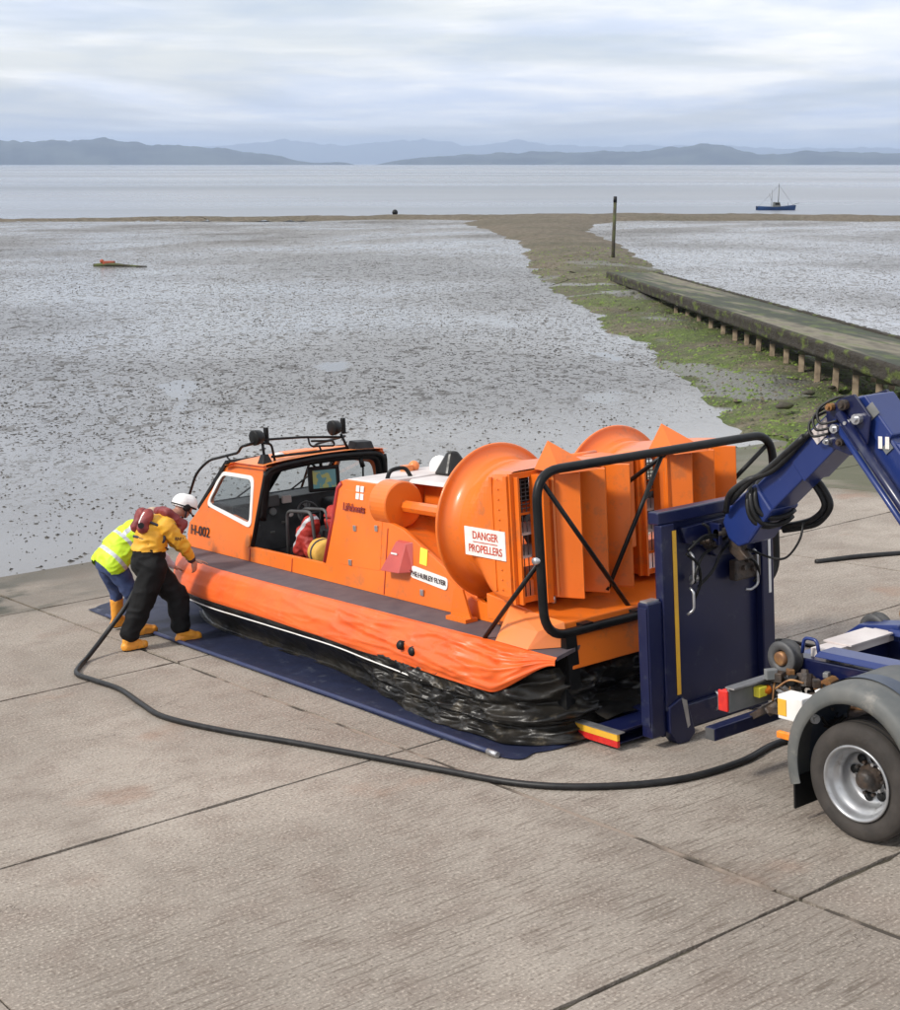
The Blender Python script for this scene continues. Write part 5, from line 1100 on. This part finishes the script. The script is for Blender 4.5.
mb = MB(); mb.box((1.70, -2.34, 1.0), (2.22, -2.08, 1.012)); mb.box((1.5, -2.30, .93), (2.3, -2.12, .999)); mb.build('chequer_plate', M['whitetop'], tk)
mb = MB(); mb.hexa([(2.28, -2.35, .86), (2.62, -2.35, .86), (2.66, -1.75, .86), (2.30, -1.75, .86), (2.28, -2.35, 1.06), (2.50, -2.35, 1.06), (2.5, -1.95, 1.0), (2.30, -1.95, 1.0)]); mb.build('pivot_bracket', M['bluearm'], tk, bevel=.012)
mb = MB(); mb.lathe((2.62, -2.25, 1.08), (1, .0, 0), [(-.10, 0), (-.10, .07), (.10, .07), (.10, 0)], 14, smooth=False); mb.build('pivot_pin', M['brass'], tk)
mb = MB(); mb.tube(spline([(2.52, -2.2, 1.0), (2.50, -2.25, 1.16), (2.6, -2.4, 1.20), (2.8, -2.6, 1.1)], 6), .014, 6); mb.build('hose', M['brass'], tk)
for u in (1.36, 2.48):
    mb = MB(); mb.lathe((u, -1.99, .93), (-1, 0, 0), [(-.06, 0), (-.06, .125), (-.045, .135), (-.03, .11), (.03, .11), (.045, .135), (.06, .125), (.06, .07), (.02, .065), (.02, 0)], 28); ro = mb.build('rear_roller', M['darkgrey'], tk)
    mb = MB(); mb.lathe((u - .02, -1.99, .93), (-1, 0, 0), [(0, .055), (.05, .055), (.055, .035), (.055, 0)], 16); mb.build('hub', M['brass'], ro)
mb = MB(); mb.tube(roundpath([(1.40, -2.12, .98), (1.40, -2.14, 1.10), (1.40, -2.26, 1.10), (1.40, -2.28, .98)], .04), .014, 8); mb.build('guide_loop', M['bluearm'], tk)
mb = MB(); mb.hexa([(1.62, -1.98, .80), (2.22, -1.98, .80), (2.22, -1.72, .80), (1.62, -1.72, .80), (1.62, -1.98, .86), (2.22, -1.98, .86), (2.22, -1.80, .86), (1.62, -1.80, .86)]); mb.build('rear_beam', M['bluearm'], tk, bevel=.01)
# light board, underrun bar
mb = MB(); mb.box((.76, -1.955, .615), (1.38, -1.93, .80)); lb = mb.build('light_board', M['boardgrey'], tk, bevel=.004)
mb = MB(); mb.box((.755, -2.01, .802), (1.40, -1.92, .815)); mb.build('board_top', M['steel'], lb)
mb = MB(); mb.box((.735, -1.955, .625), (.757, -1.86, .79)); mb.box((.757, -1.929, .625), (.95, -1.88, .79)); mb.build('tail_lamp', M['lensred'], lb, bevel=.012)
mb = MB(); mb.box((1.02, -2.02, .685), (1.11, -1.957, .765)); mb.build('lamp_housing', M['paleyellow'], lb, bevel=.008)
mb = MB(); mb.lathe((1.10, -1.99, .725), (1, -.3, 0), [(-.01, .036), (.045, .036), (.06, .024), (.06, 0)], 16); mb.build('amber_lamp', M['lensorange'], lb)
mb = MB(); mb.box((.74, -1.82, .37), (3.0, -1.72, .47)); ub_ = mb.build('underrun_bar', M['blue'], tk, bevel=.008)
mb = MB(); mb.box((.733, -1.815, .375), (.739, -1.725, .465)); mb.build('bar_end', M['darkgrey'], ub_)
for u in (1.2, 2.6):
    mb = MB(); mb.bar((u, -1.80, .46), (u, -2.2, .72), .07, .05); mb.build('bar_bracket', M['grime'], tk)
# air and electrical clutter between board and wheel
mb = MB(); mb.box((.80, -2.60, .66), (.95, -2.38, .84)); bx_ = mb.build('valve_box', M['white'], tk, bevel=.008); bx_['label'] = 'white box with a yellow front panel'
mb = MB(); mb.box((.815, -2.379, .69), (.90, -2.373, .81)); mb.box((.794, -2.46, .69), (.7995, -2.385, .81)); mb.build('yellow_panel', M['yellow'], bx_)
for (u, v, n, r, l, m_) in [(1.0, -2.62, .80, .05, .10, 'white'), (.86, -2.66, .70, .035, .06, 'white'), (1.12, -2.2, .72, .05, .12, 'steel'), (1.2, -2.3, .84, .06, .1, 'grime'), (1.3, -2.45, .82, .05, .12, 'brass'), (1.05, -2.12, .62, .04, .1, 'grime'), (1.35, -2.2, .78, .05, .1, 'grime'), (1.15, -2.45, .72, .07, .12, 'grime'), (1.05, -2.7, .84, .03, .09, 'paleyellow')]:
    mb = MB(); mb.lathe((u, v, n), (random.uniform(-1, 1), random.uniform(-1, 1), random.uniform(-.2, 1)), [(-l / 2, 0), (-l / 2, r), (l / 2, r), (l / 2, r * .5), (l / 2 + .03, r * .45), (l / 2 + .03, 0)], 10, smooth=False); mb.build('air_valve', M[m_], tk)
random.seed(31)
for k in range(16):
    p0 = Vector((random.uniform(.95, 1.35), random.uniform(-2.7, -2.05), random.uniform(.62, .84))); p1 = p0 + Vector((random.uniform(-.2, .25), random.uniform(-.3, .2), random.uniform(-.1, .1))); md_ = (p0 + p1) / 2 + Vector((0, 0, random.uniform(-.16, .12)))
    mb = MB(); mb.tube(spline([p0, md_, p1], 8), random.choice((.009, .013, .018)), 6); mb.build('air_line', M[random.choice(('hose', 'grime', 'brass', 'hose'))], tk)
mb = MB(); mb.box((1.0, -2.75, .60), (1.40, -2.1, .64)); mb.build('tray', M['grime'], tk)
for k in range(26):
    p0 = Vector((random.uniform(1.05, 1.42), random.uniform(-2.62, -2.02), random.uniform(.66, .88))); s_ = random.uniform(.02, .055)
    mb = MB(); a_ = random.uniform(0, 3); mb.obox(p0, ((math.cos(a_), math.sin(a_), 0), (-math.sin(a_), math.cos(a_), 0), (0, 0, 1)), (s_, s_ * random.uniform(.4, 1), s_ * random.uniform(.5, 1.1))); mb.build('bracket', M[random.choice(('grime', 'grime', 'black', 'black', 'grime', 'boardgrey', 'brass'))], tk, bevel=.006)
for k in range(7):
    y_ = -2.04 - .09 * k; mb = MB(); mb.tube(spline([(1.18, y_, .84), (1.22 + .02 * k, y_ - .02, .72), (1.16, y_ - .05, .60), (1.28, y_ - .12, .54), (1.4, y_ - .1, .62)], 6), .012, 6); mb.build('air_line', M['hose'], tk)
# mudguards and wheels, both sides of the rear axle
WC = Vector((0, -3.19, .412))
for s in (0, 1):
    X = (lambda x: 3.82 - x) if s else (lambda x: x)
    g = -1 if s else 1
    mb = MB(); prof = []
    n_ = 34
    def arc(r, a): return WC.y + math.cos(a) * r, WC.z + math.sin(a) * r
    a0, a1 = R(-18), R(198)
    def mg(a, b):
        # b: 0 inner lip, 1 outer face ..., around a folded section
        sec = [(.585, .50), (.580, .50), (.578, .565), (.60, .612), (.66, .632), (1.22, .635), (1.24, .60)]
        i = b * (len(sec) - 1); k = min(int(i), len(sec) - 2); f = i - k; x = sec[k][0] * (1 - f) + sec[k + 1][0] * f; r = sec[k][1] * (1 - f) + sec[k + 1][1] * f
        th = a0 + (a1 - a0) * a; r2 = r * (1.0 + .12 * max(0, math.cos(th) ** 6)); z_ = WC.z + .06 + math.sin(th) * r * 1.0; y_ = WC.y + math.cos(th) * (r * .92)
        return (X(x), y_, z_)
    mb.grid(40, 13, mg); mg_o = mb.build('mudguard', M['fender'], tk)
    mb = MB(); mb.grid(40, 2, lambda a, b: Vector(mg(a, .70 + .27 * b)) + Vector((0, 0, .004)) + (Vector(mg(a, .70)) - Vector((X(.9), WC.y, WC.z))).normalized() * .004 * Vector((0, 1, 1)).length); mb.build('guard_top', M['fendertop'], mg_o)
    mb = MB(); fl = Vector(mg(0, .5)); mb.box((min(X(.62), X(1.15)), fl.y - .02, .10), (max(X(.62), X(1.15)), fl.y - .005, .33)); mb.build('mud_flap', M['black'], mg_o)
    if not s:
        mb = MB(); mb.box((.60, -2.665, .595), (.64, -2.53, .645)); mb.build('side_marker', M['lensorange'], mg_o, bevel=.008)
    wo = WC + Vector((X(.62), 0, 0))
    for dbl in (0, 1):
        off = .29 * dbl; c = WC + Vector((X(.62 + off), 0, 0)); ax_ = Vector((g, 0, 0))
        tr = [(.0, .262), (.004, .285), (-.012, .30), (-.014, .36), (.0, .40), (.02, .418), (.045, .425), (.22, .425), (.24, .418), (.26, .40), (.27, .36), (.262, .30), (.25, .27)]
        tr = [(a_, r_ * .97) for a_, r_ in tr]
        mb = MB(); mb.lathe(c + ax_ * .014, ax_, tr, 64); wh = mb.build('wheel', M['tyre'], tk)
        mb = MB()
        for gx in (.07, .115, .16, .20): mb.lathe(c + ax_ * gx, ax_, [(-.006, .4127), (-.003, .4134), (.003, .4134), (.006, .4127)], 64, closed=True)
        tg = mb.build('tread_groove', M['black'], wh); tg['kind'] = 'stuff'
        rim = [(.0, .262), (-.010, .268), (-.018, .262), (-.016, .250), (.01, .240), (.03, .232), (.055, .222), (.06, .205), (.12, .195), (.155, .185), (.17, .165), (.175, .13), (.17, .10), (.15, .085), (.15, .0)] if not dbl else [(.0, .262), (.02, .25), (.1, .24), (.1, 0)]
        mb = MB(); mb.lathe(c + ax_ * .014, ax_, rim, 64); rm = mb.build('rim', M['rim'], wh)
        if not dbl:
            for k in range(8):
                a = 2 * math.pi * k / 8 + .2; mb = MB(); mb.lathe(c + ax_ * .172 + Vector((0, math.cos(a) * .140, math.sin(a) * .140)), ax_, [(-.002, 0), (-.002, .033), (.006, .033)], 16); 
                if k % 4 != 3: mb.build('hand_hole', M['black'], rm)
            mb = MB(); mb.lathe(c + ax_ * .17, ax_, [(0, .098), (-.02, .095), (-.04, .075), (-.06, .07), (-.09, .06), (-.10, .04), (-.10, 0)], 28); mb.build('hub', M['grime'], wh)
            for k in range(10):
                a = 2 * math.pi * k / 10; mb = MB(); mb.lathe(c + ax_ * .165 + Vector((0, math.cos(a) * .112, math.sin(a) * .112)), -ax_, [(0, .013), (.03, .013), (.03, 0)], 6, smooth=False); mb.build('wheel_nut', M['grime'] if k % 3 else M['steel'], wh)
mb = MB(); mb.tube([(.9, -3.22, .425), (2.9, -3.22, .425)], .09, 12); mb.sphere((1.9, -3.22, .43), .2, 16); mb.build('rear_axle', M['grime'], tk)
mb = MB(); mb.box((1.60, -3.9, .45), (2.2, -2.6, .70)); mb.build('gearbox_housing', M['grime'], tk, bevel=.03)

# ------------------------------------------------------------------ hoses and pipes on the slip
hp_ = [(-.22, 5.72, .93), (-.30, 5.78, .80), (-.46, 5.86, .52), (-.72, 5.92, .22), (-1.0, 5.78, .05), (-1.2, 5.55, .028), (-1.36, 5.25, .028), (-1.34, 4.86, .028), (-1.3, 4.33, .028), (-1.38, 3.67, .028), (-1.42, 3.09, .028), (-1.25, 2.33, .028), (-.95, 1.44, .028), (-.54, .11, .028), (-.27, -.71, .028), (.11, -1.2, .028), (.64, -1.53, .028), (1.26, -1.60, .028), (1.9, -1.52, .028), (2.5, -1.9, .05), (2.7, -2.6, .2)]
mb = MB(); mb.tube(spline(hp_, 10), .027, 12); tagit(mb.build('air_hose', M['hose'], base=(-.3, 2, 0)), 'long thick black hose curving over the concrete from the crew to the truck', 'hose')
mb = MB(); mb.tube(spline([(3.0, -.2, .02), (3.6, .3, .02), (4.33, .66, .018), (4.42, .30, .018), (4.36, -.3, .018), (3.9, -1.6, .02)], 8), .02, 8); tagit(mb.build('thin_hose', M['hose'], base=(4.2, .3, 0)), 'short black hose on the slip between the headboard and the far truck rail', 'hose')
mb = MB(); mb.tube(spline([(7.75, 2.86, .02), (8.3, 2.62, .03), (8.9, 2.30, .02), (9.8, 1.75, .02), (11, 1.0, .02)], 8), .035, 8); tagit(mb.build('gap_tube', M['hose'], base=(8.8, 2.3, 0)), 'dark tube standing for the dark gap of a slab joint at the right edge of the slip', 'hose')  # dark gap between slabs, drawn as a black tube
# ------------------------------------------------------------------ people
def hand(wrist, d, up, scale=1., curl=.5, right=True):
    """palm, four unequal bent fingers and a thumb as capsules; d points along the hand, up is the back of the hand"""
    w0 = Vector(wrist); d = Vector(d).normalized(); up = Vector(up); up = (up - d * up.dot(d)).normalized(); sd_ = d.cross(up) * (1 if right else -1)
    c = []; s = scale
    c.append((w0, .026 * s, w0 + d * .05 * s, .031 * s, (up, .72)))
    pal = w0 + d * .085 * s
    for k, (o, ln) in enumerate([(-.030, .075), (-.010, .085), (.011, .079), (.030, .062)]):
        b = pal + sd_ * o * s; c.append((w0 + d * .03 * s + sd_ * o * .7 * s, .0135 * s, b, .0115 * s))
        d1 = (d - up * curl * .5).normalized(); d2 = (d - up * curl * 1.3).normalized(); d3 = (d - up * curl * 2.4).normalized()
        j1 = b + d1 * ln * .45 * s; j2 = j1 + d2 * ln * .32 * s; j3 = j2 + d3 * ln * .24 * s
        c += [(b, .0105 * s, j1, .0095 * s), (j1, .0095 * s, j2, .0088 * s), (j2, .0088 * s, j3, .0075 * s)]
    t0 = w0 + d * .02 * s - sd_ * .024 * s; t1 = t0 - sd_ * .028 * s + d * .034 * s - up * .01 * s; t2 = t1 + d * .034 * s - sd_ * .006 * s - up * .008 * s
    c += [(t0, .015 * s, t1, .012 * s), (t1, .012 * s, t2, .009 * s)]
    return c
def face(head, fwd, up, s=1.):
    fwd = Vector(fwd).normalized(); up = Vector(up); up = (up - fwd * up.dot(fwd)).normalized(); rt = fwd.cross(up); h = Vector(head)
    c = [(h - fwd * .012, .088 * s, h + fwd * .012 + up * .008, .088 * s), (h + up * .03 - fwd * .01, .086 * s, h + up * .035 + fwd * .02, .078 * s),
         (h - up * .055 + fwd * .030, .062 * s, h - up * .085 + fwd * .055, .034 * s),
         (h - up * .002 + fwd * .094, .009 * s, h - up * .036 + fwd * .112, .014 * s), (h - up * .034 + fwd * .095, .017 * s, h - up * .036 + fwd * .106, .012 * s),
         (h - up * .062 + fwd * .086 - rt * .018, .008 * s, h - up * .062 + fwd * .086 + rt * .018, .008 * s), (h + up * .022 + fwd * .088 - rt * .04, .008 * s, h + up * .022 + fwd * .088 + rt * .04, .008 * s)]
    for k in (-1, 1): c.append((h + rt * k * .088 * s - up * .01 - fwd * .005, .012, h + rt * k * .092 * s + up * .018 - fwd * .012, .016, (rt, .5)))
    return c, [h + up * .004 + fwd * .082 + rt * k * .031 for k in (-1, 1)]

def person(name, label, base, J, style, group=None):
    """J: joints in ramp coordinates. right limbs face the camera"""
    root = thing('person', label, 'person', base)
    g = {k: Vector(v) for k, v in J.items() if not isinstance(v, (int, float))}
    hfc, eyes = face(g['head'], g['look'], g['headup'])
    caps = list(hfc)
    caps += [(g['neck'], .058, g['head'] - Vector(g['headup']) * .05, .055), (g['chest'], .125, g['neck'] - (g['neck'] - g['chest']) * .25, .085), (g['belly'], .115, g['chest'], .135), (g['pelvis'], .125, g['belly'], .115)]
    for s in ('r', 'l'):
        caps += [(g['sh_' + s], .058, g['el_' + s], .043), (g['el_' + s], .043, g['wr_' + s], .028), (g['chest'] + (g['neck'] - g['chest']) * .4, .07, g['sh_' + s], .058),
                 (g['hip_' + s], .088, g['kn_' + s], .058), (g['kn_' + s], .058, g['an_' + s], .040), (g['pelvis'], .11, g['hip_' + s], .09)]
        an = g['an_' + s]; tf = g['toe_' + s]
        caps += [(an + Vector((0, 0, -.045)), .038, tf, .032)]
        caps += hand(g['wr_' + s], g['hd_' + s], g['hu_' + s], 1., J.get('curl_' + s, .5), s == 'r')
    body = blob('body', caps, [M['skin']], root, .0085, 3)
    for e in eyes:
        mb = MB(); mb.sphere(e, .011, 10); mb.build('eye', M['badge'], root)
    P_, T_, R_ = g['pelvis'], g['chest'], root
    # trousers
    k_ = style.get('k', 1.); tc = [(g['pelvis'] + Vector((0, 0, -.02)), .155 * k_, g['belly'] - (g['belly'] - g['pelvis']) * .1, .150 * k_)]
    for s in ('r', 'l'):
        tc += [(g['pelvis'], .14 * k_, g['hip_' + s], .128 * k_), (g['hip_' + s], .128 * k_, g['kn_' + s], style['knee']), (g['kn_' + s], style['knee'], g['an_' + s] + (g['kn_' + s] - g['an_' + s]) * .30, style['cuff']), (g['an_' + s] + (g['kn_' + s] - g['an_' + s]) * .30, style['cuff'], g['an_' + s] + (g['kn_' + s] - g['an_' + s]) * style['hem'], style['cuff'])]
    if style['bib']: tc += [(g['pelvis'], .15, g['belly'] + (g['chest'] - g['belly']) * .25, .15)]
    blob('trousers', tc, [style['trousers']], root, .011, 3, .013, 6)
    # upper garment
    up_ = [(g['belly'] + (g['pelvis'] - g['belly']) * style['drop'], style.get('ur', .155), g['chest'], .165), (g['chest'], .165, g['neck'] - (g['neck'] - g['chest']) * .35, .10)]
    arms = []
    for s in ('r', 'l'):
        arms += [(g['chest'] + (g['neck'] - g['chest']) * .45, .10, g['sh_' + s], .092), (g['sh_' + s], .09, g['el_' + s], .068), (g['el_' + s], .068, g['wr_' + s] + (g['el_' + s] - g['wr_' + s]) * .18, .046)]
    return root, g, up_, arms
def boots(root, g, m, hgt=.27):
    for s in ('r', 'l'):
        an = g['an_' + s]; toe = g['toe_' + s]; kn = g['kn_' + s]; ax_ = (kn - an).normalized(); sole_z = J_floor[0]
        fw = (toe - an); fw.z = 0; fw.normalize(); flr = toe.z - .03
        heel = Vector((an.x, an.y, flr + .055)) - fw * .025
        caps = [(an + Vector((0, 0, -.01)), .060, an + ax_ * hgt * .62, .078), (heel, .058, Vector((toe.x, toe.y, flr + .050)) - fw * .02, .056, (Vector((0, 0, 1)), .95)), (an - Vector((0, 0, .02)), .062, Vector((toe.x, toe.y, flr + .06)) - fw * .07, .058)]
        b = blob('boot', caps, [m, M['sole']], root, .009, 3, .004, 12, matfn=lambda c, f=flr: 1 if c.z < f + .020 else 0)
J_floor = [0]

# crew member in yellow jacket and black drysuit, bending over the skirt, seen from the right side
JA = dict(pelvis=(-.20, 5.76, .98), belly=(-.17, 5.76, 1.14), chest=(-.11, 5.74, 1.335), neck=(.075, 5.72, 1.465), head=(.275, 5.72, 1.545), headup=(.42, 0, .9), look=(.80, -.10, -.48),
          sh_r=(-.03, 5.57, 1.38), el_r=(.14, 5.52, 1.12), wr_r=(.265, 5.60, .93), hd_r=(.25, .12, -.85), hu_r=(.3, -.95, .0), curl_r=.7,
          sh_l=(-.03, 5.91, 1.38), el_l=(.20, 5.88, 1.13), wr_l=(.34, 5.72, .91), hd_l=(.85, -.3, -.18), hu_l=(.1, 0, 1), curl_l=.3,
          hip_r=(-.19, 5.66, .93), kn_r=(-.33, 5.74, .54), an_r=(-.50, 5.83, .13), toe_r=(-.31, 5.80, .03),
          hip_l=(-.17, 5.86, .93), kn_l=(.12, 5.76, .53), an_l=(.09, 5.68, .15), toe_l=(.29, 5.66, .03))
rt, g, up_, arms = person('crew', 'person in yellow jacket, black drysuit trousers, red lifejacket and white helmet bending over the skirt', (-.15, 5.75, 0), JA, dict(trousers=M['trouser'], k=1.2, knee=.128, cuff=.108, hem=.16, bib=False, drop=.25, ur=.19))
blob('jacket', up_ + arms, [M['jacket'], M['navycloth']], rt, .012, 4, .016, 8, matfn=lambda c: 1 if (c - g['wr_r']).length < .088 or (c - g['wr_l']).length < .085 else 0,
     cut=lambda c: (c - g['belly']).dot(Vector((.12, 0, 1))) < -.03 and abs(c.x + .17) < .25 and (c - g['wr_r']).length > .2 and (c - g['el_r']).length > .12)
boots(rt, g, M['boot'])
# helmet
h = g['head']; hu = Vector(JA['headup']).normalized(); hf = Vector(JA['look']); hf = (hf - hu * hf.dot(hu)).normalized(); hr = hf.cross(hu)
hm = blob('helmet', [(h + hu * .028 - hf * .03, .118, h + hu * .042 + hf * .035, .112)], [M['white']], rt, .008, 2, cut=lambda c: (c - h).dot(hu) < .012 - .02 * ((c - h).dot(hf) < -.0) * 1.5)
mb = MB(); rim_ = [h + hu * (.012 + (.0 if math.cos(a) > 0 else -.012)) + hf * math.cos(a) * .145 + hr * math.sin(a) * .117 for a in [2 * math.pi * k / 28 for k in range(28)]]; mb.tube(rim_, .009, 6, closed=True); mb.build('rim', M['black'], hm)
mb = MB(); mb.tube([h + hr * .112 + hu * .02, h + hr * .098 - hu * .05 + hf * .01, h - hu * .112 + hf * .045 + hr * .03, h - hu * .112 + hf * .045 - hr * .03, h - hr * .098 - hu * .05 + hf * .01, h - hr * .112 + hu * .02], .010, 6); mb.build('chin_strap', M['navycloth'], hm)
for s_ in (-1, 1):
    mb = MB(); mb.lathe(h + hr * s_ * .085 - hu * .008, hr * s_, [(0, .045), (.03, .042), (.036, .03), (.036, 0)], 16); mb.build('earphone', M['black'], hm)
mb = MB(); mb.tube(spline([h + hr * .115 - hu * .02, h + hr * .10 - hu * .055 + hf * .06, h + hr * .03 - hu * .068 + hf * .125], 5), .007, 6); mb.sphere(h + hr * .02 - hu * .068 + hf * .13, .016, 8); mb.build('microphone', M['black'], hm)
mb = MB(); mb.grid(14, 4, lambda a, b: h + hu * (.02 + .05 * b) + hf * math.cos(-1.25 + 2.5 * a) * (.128 + .003) + hr * math.sin(-1.25 + 2.5 * a) * .108); mb.build('visor', M['black'], hm)
# lifejacket: collar over the shoulders and a pack on the back and chest
bk = (g['neck'] - g['chest']).normalized(); bd = Vector((1, 0, 0)).cross(bk); back = Vector((-.72, 0, .69))
lj = [(g['neck'] + back * .085 + Vector((0, .11, -.0)), .052, g['neck'] + back * .085 + Vector((0, -.11, -.0)), .052), (g['neck'] + Vector((0, -.11, .0)) + back * .06, .052, g['neck'] + Vector((.10, -.13, -.10)), .055), (g['neck'] + Vector((0, .11, .0)) + back * .06, .052, g['neck'] + Vector((.10, .13, -.10)), .055),
      (g['neck'] + Vector((.10, -.13, -.10)), .055, g['chest'] + Vector((.16, -.14, -.10)), .06), (g['neck'] + Vector((.10, .13, -.10)), .055, g['chest'] + Vector((.16, .14, -.10)), .06),
      (g['chest'] + back * .17 + Vector((.03, -.07, .07)), .062, g['chest'] + back * .165 + Vector((-.05, -.09, -.06)), .058), (g['chest'] + back * .17 + Vector((.03, .07, .07)), .062, g['chest'] + back * .165 + Vector((-.05, .09, -.06)), .058)]
blob('lifejacket', lj, [M['lifejacket'], M['badge']], rt, .010, 3, .010, 9, matfn=lambda c: 1 if abs((c - (g['chest'] + back * .2)).dot(Vector((.7, 0, .7)))) < .07 and abs(c.y - 5.655) < .008 and c.x < -.12 else 0)
mb = MB(); c0 = g['belly'] + Vector((.02, 0, .05)); ring = [c0 + Vector((math.cos(a) * .178, math.sin(a) * .178, -.10 * math.cos(a))) for a in [2 * math.pi * k / 26 for k in range(26)]]
mb.tube(ring, .014, 6, closed=True); mb.build('belt', M['navycloth'], rt)
mb = MB(); mb.tube(spline([g['chest'] + Vector((-.12, -.12, .13)), g['chest'] + Vector((.02, -.185, .03)), g['chest'] + Vector((.03, -.185, -.10)), g['belly'] + Vector((.05, -.17, .06))], 6), .016, 6); mb.build('harness_strap', M['navycloth'], rt)
mb = MB(); mb.obox(g['sh_r'] + Vector((.035, -.072, -.005)), ((.8, 0, .6), (-.6, 0, .8), (0, 1, 0)), (.05, .014, .006)); mb.build('shoulder_patch', M['navycloth'], rt, bevel=.004)
mb = MB(); mb.lathe(g['chest'] + back * .20 + Vector((-.06, -.12, -.05)), (-.4, -1, .2), [(0, .034), (.03, .034), (.03, .018), (.032, 0)], 14, smooth=False); mb.build('whistle_disc', M['black'], rt)
text('RNLI', .052, (.05, 5.449, 1.235), (.96, .08, -.2), (.1, 0, 1), M['letter'], 'sleeve_lettering', rt, .004, 1.0)

# helper in fluorescent vest and jeans, bent over beyond the first person
JB = dict(pelvis=(-.27, 6.64, .90), belly=(-.16, 6.63, 1.00), chest=(.04, 6.62, 1.13), neck=(.20, 6.60, 1.235), head=(.31, 6.58, 1.31), headup=(.62, 0, .78), look=(.72, -.1, -.62),
          sh_r=(.14, 6.43, 1.14), el_r=(.27, 6.40, .90), wr_r=(.42, 6.42, .74), hd_r=(.8, 0, -.4), hu_r=(.2, 0, 1), curl_r=.5,
          sh_l=(.14, 6.79, 1.14), el_l=(.30, 6.80, .92), wr_l=(.46, 6.76, .78), hd_l=(.8, 0, -.3), hu_l=(.2, 0, 1), curl_l=.5,
          hip_r=(-.26, 6.54, .85), kn_r=(-.10, 6.46, .47), an_r=(-.14, 6.33, .13), toe_r=(.06, 6.31, .05),
          hip_l=(-.26, 6.76, .85), kn_l=(-.12, 6.86, .48), an_l=(-.13, 6.93, .14), toe_l=(.07, 6.95, .05))
rt2, g2, up2, arms2 = person('helper', 'person in fluorescent yellow vest and jeans bent over behind the one in yellow jacket', (-.1, 6.6, 0), JB, dict(trousers=M['jeans'], knee=.085, cuff=.052, hem=.80, bib=False, drop=.35))
blob('shirt', up2 + arms2, [M['shirt']], rt2, .012, 4, .012, 9)
fa = (g2['neck'] - g2['pelvis']).normalized()
vst = [(g2['hip_r'] + Vector((-.02, -.02, .02)), .155, g2['belly'] + Vector((0, -.07, 0)), .15), (g2['hip_l'] + Vector((-.02, .02, .02)), .155, g2['belly'] + Vector((0, .07, 0)), .15), (g2['pelvis'] + Vector((-.02, 0, -.06)), .18, g2['pelvis'], .18), (g2['pelvis'] + Vector((-.0, 0, .0)), .19, g2['belly'], .195), (g2['belly'], .20, g2['chest'], .205), (g2['chest'], .20, g2['neck'] - (g2['neck'] - g2['chest']) * .25, .125)]
for s in ('r', 'l'): vst.append((g2['chest'] + (g2['neck'] - g2['chest']) * .5, .12, g2['sh_' + s] - (g2['sh_' + s] - g2['neck']) * .25, .10))
def vm(c):
    t = (c - g2['pelvis']).dot(fa)
    return 1 if .015 < t < .062 or (.255 < t < .298 and c.z > .9) or (abs(abs(c.y - 6.62) - .12) < .024 and t > .298) else 0
blob('vest', vst, [M['vest'], M['reflect']], rt2, .010, 4, .012, 8, matfn=vm, cut=lambda c: (c - g2['pelvis']).dot(fa) < -.13 or c.z < .78)
boots(rt2, g2, M['boot'], .36)
h2 = g2['head']; hu2 = Vector(JB['headup']).normalized(); hf2 = Vector(JB['look']).normalized()
blob('hood', [(h2 + hu2 * .02 - hf2 * .03, .112, h2 + hu2 * .03 + hf2 * .01, .108), (h2 - hf2 * .05 - hu2 * .02, .10, g2['neck'], .10)], [M['hood']], rt2, .010, 3, .006, 12, cut=lambda c: (c - h2).dot(hf2) > .055)
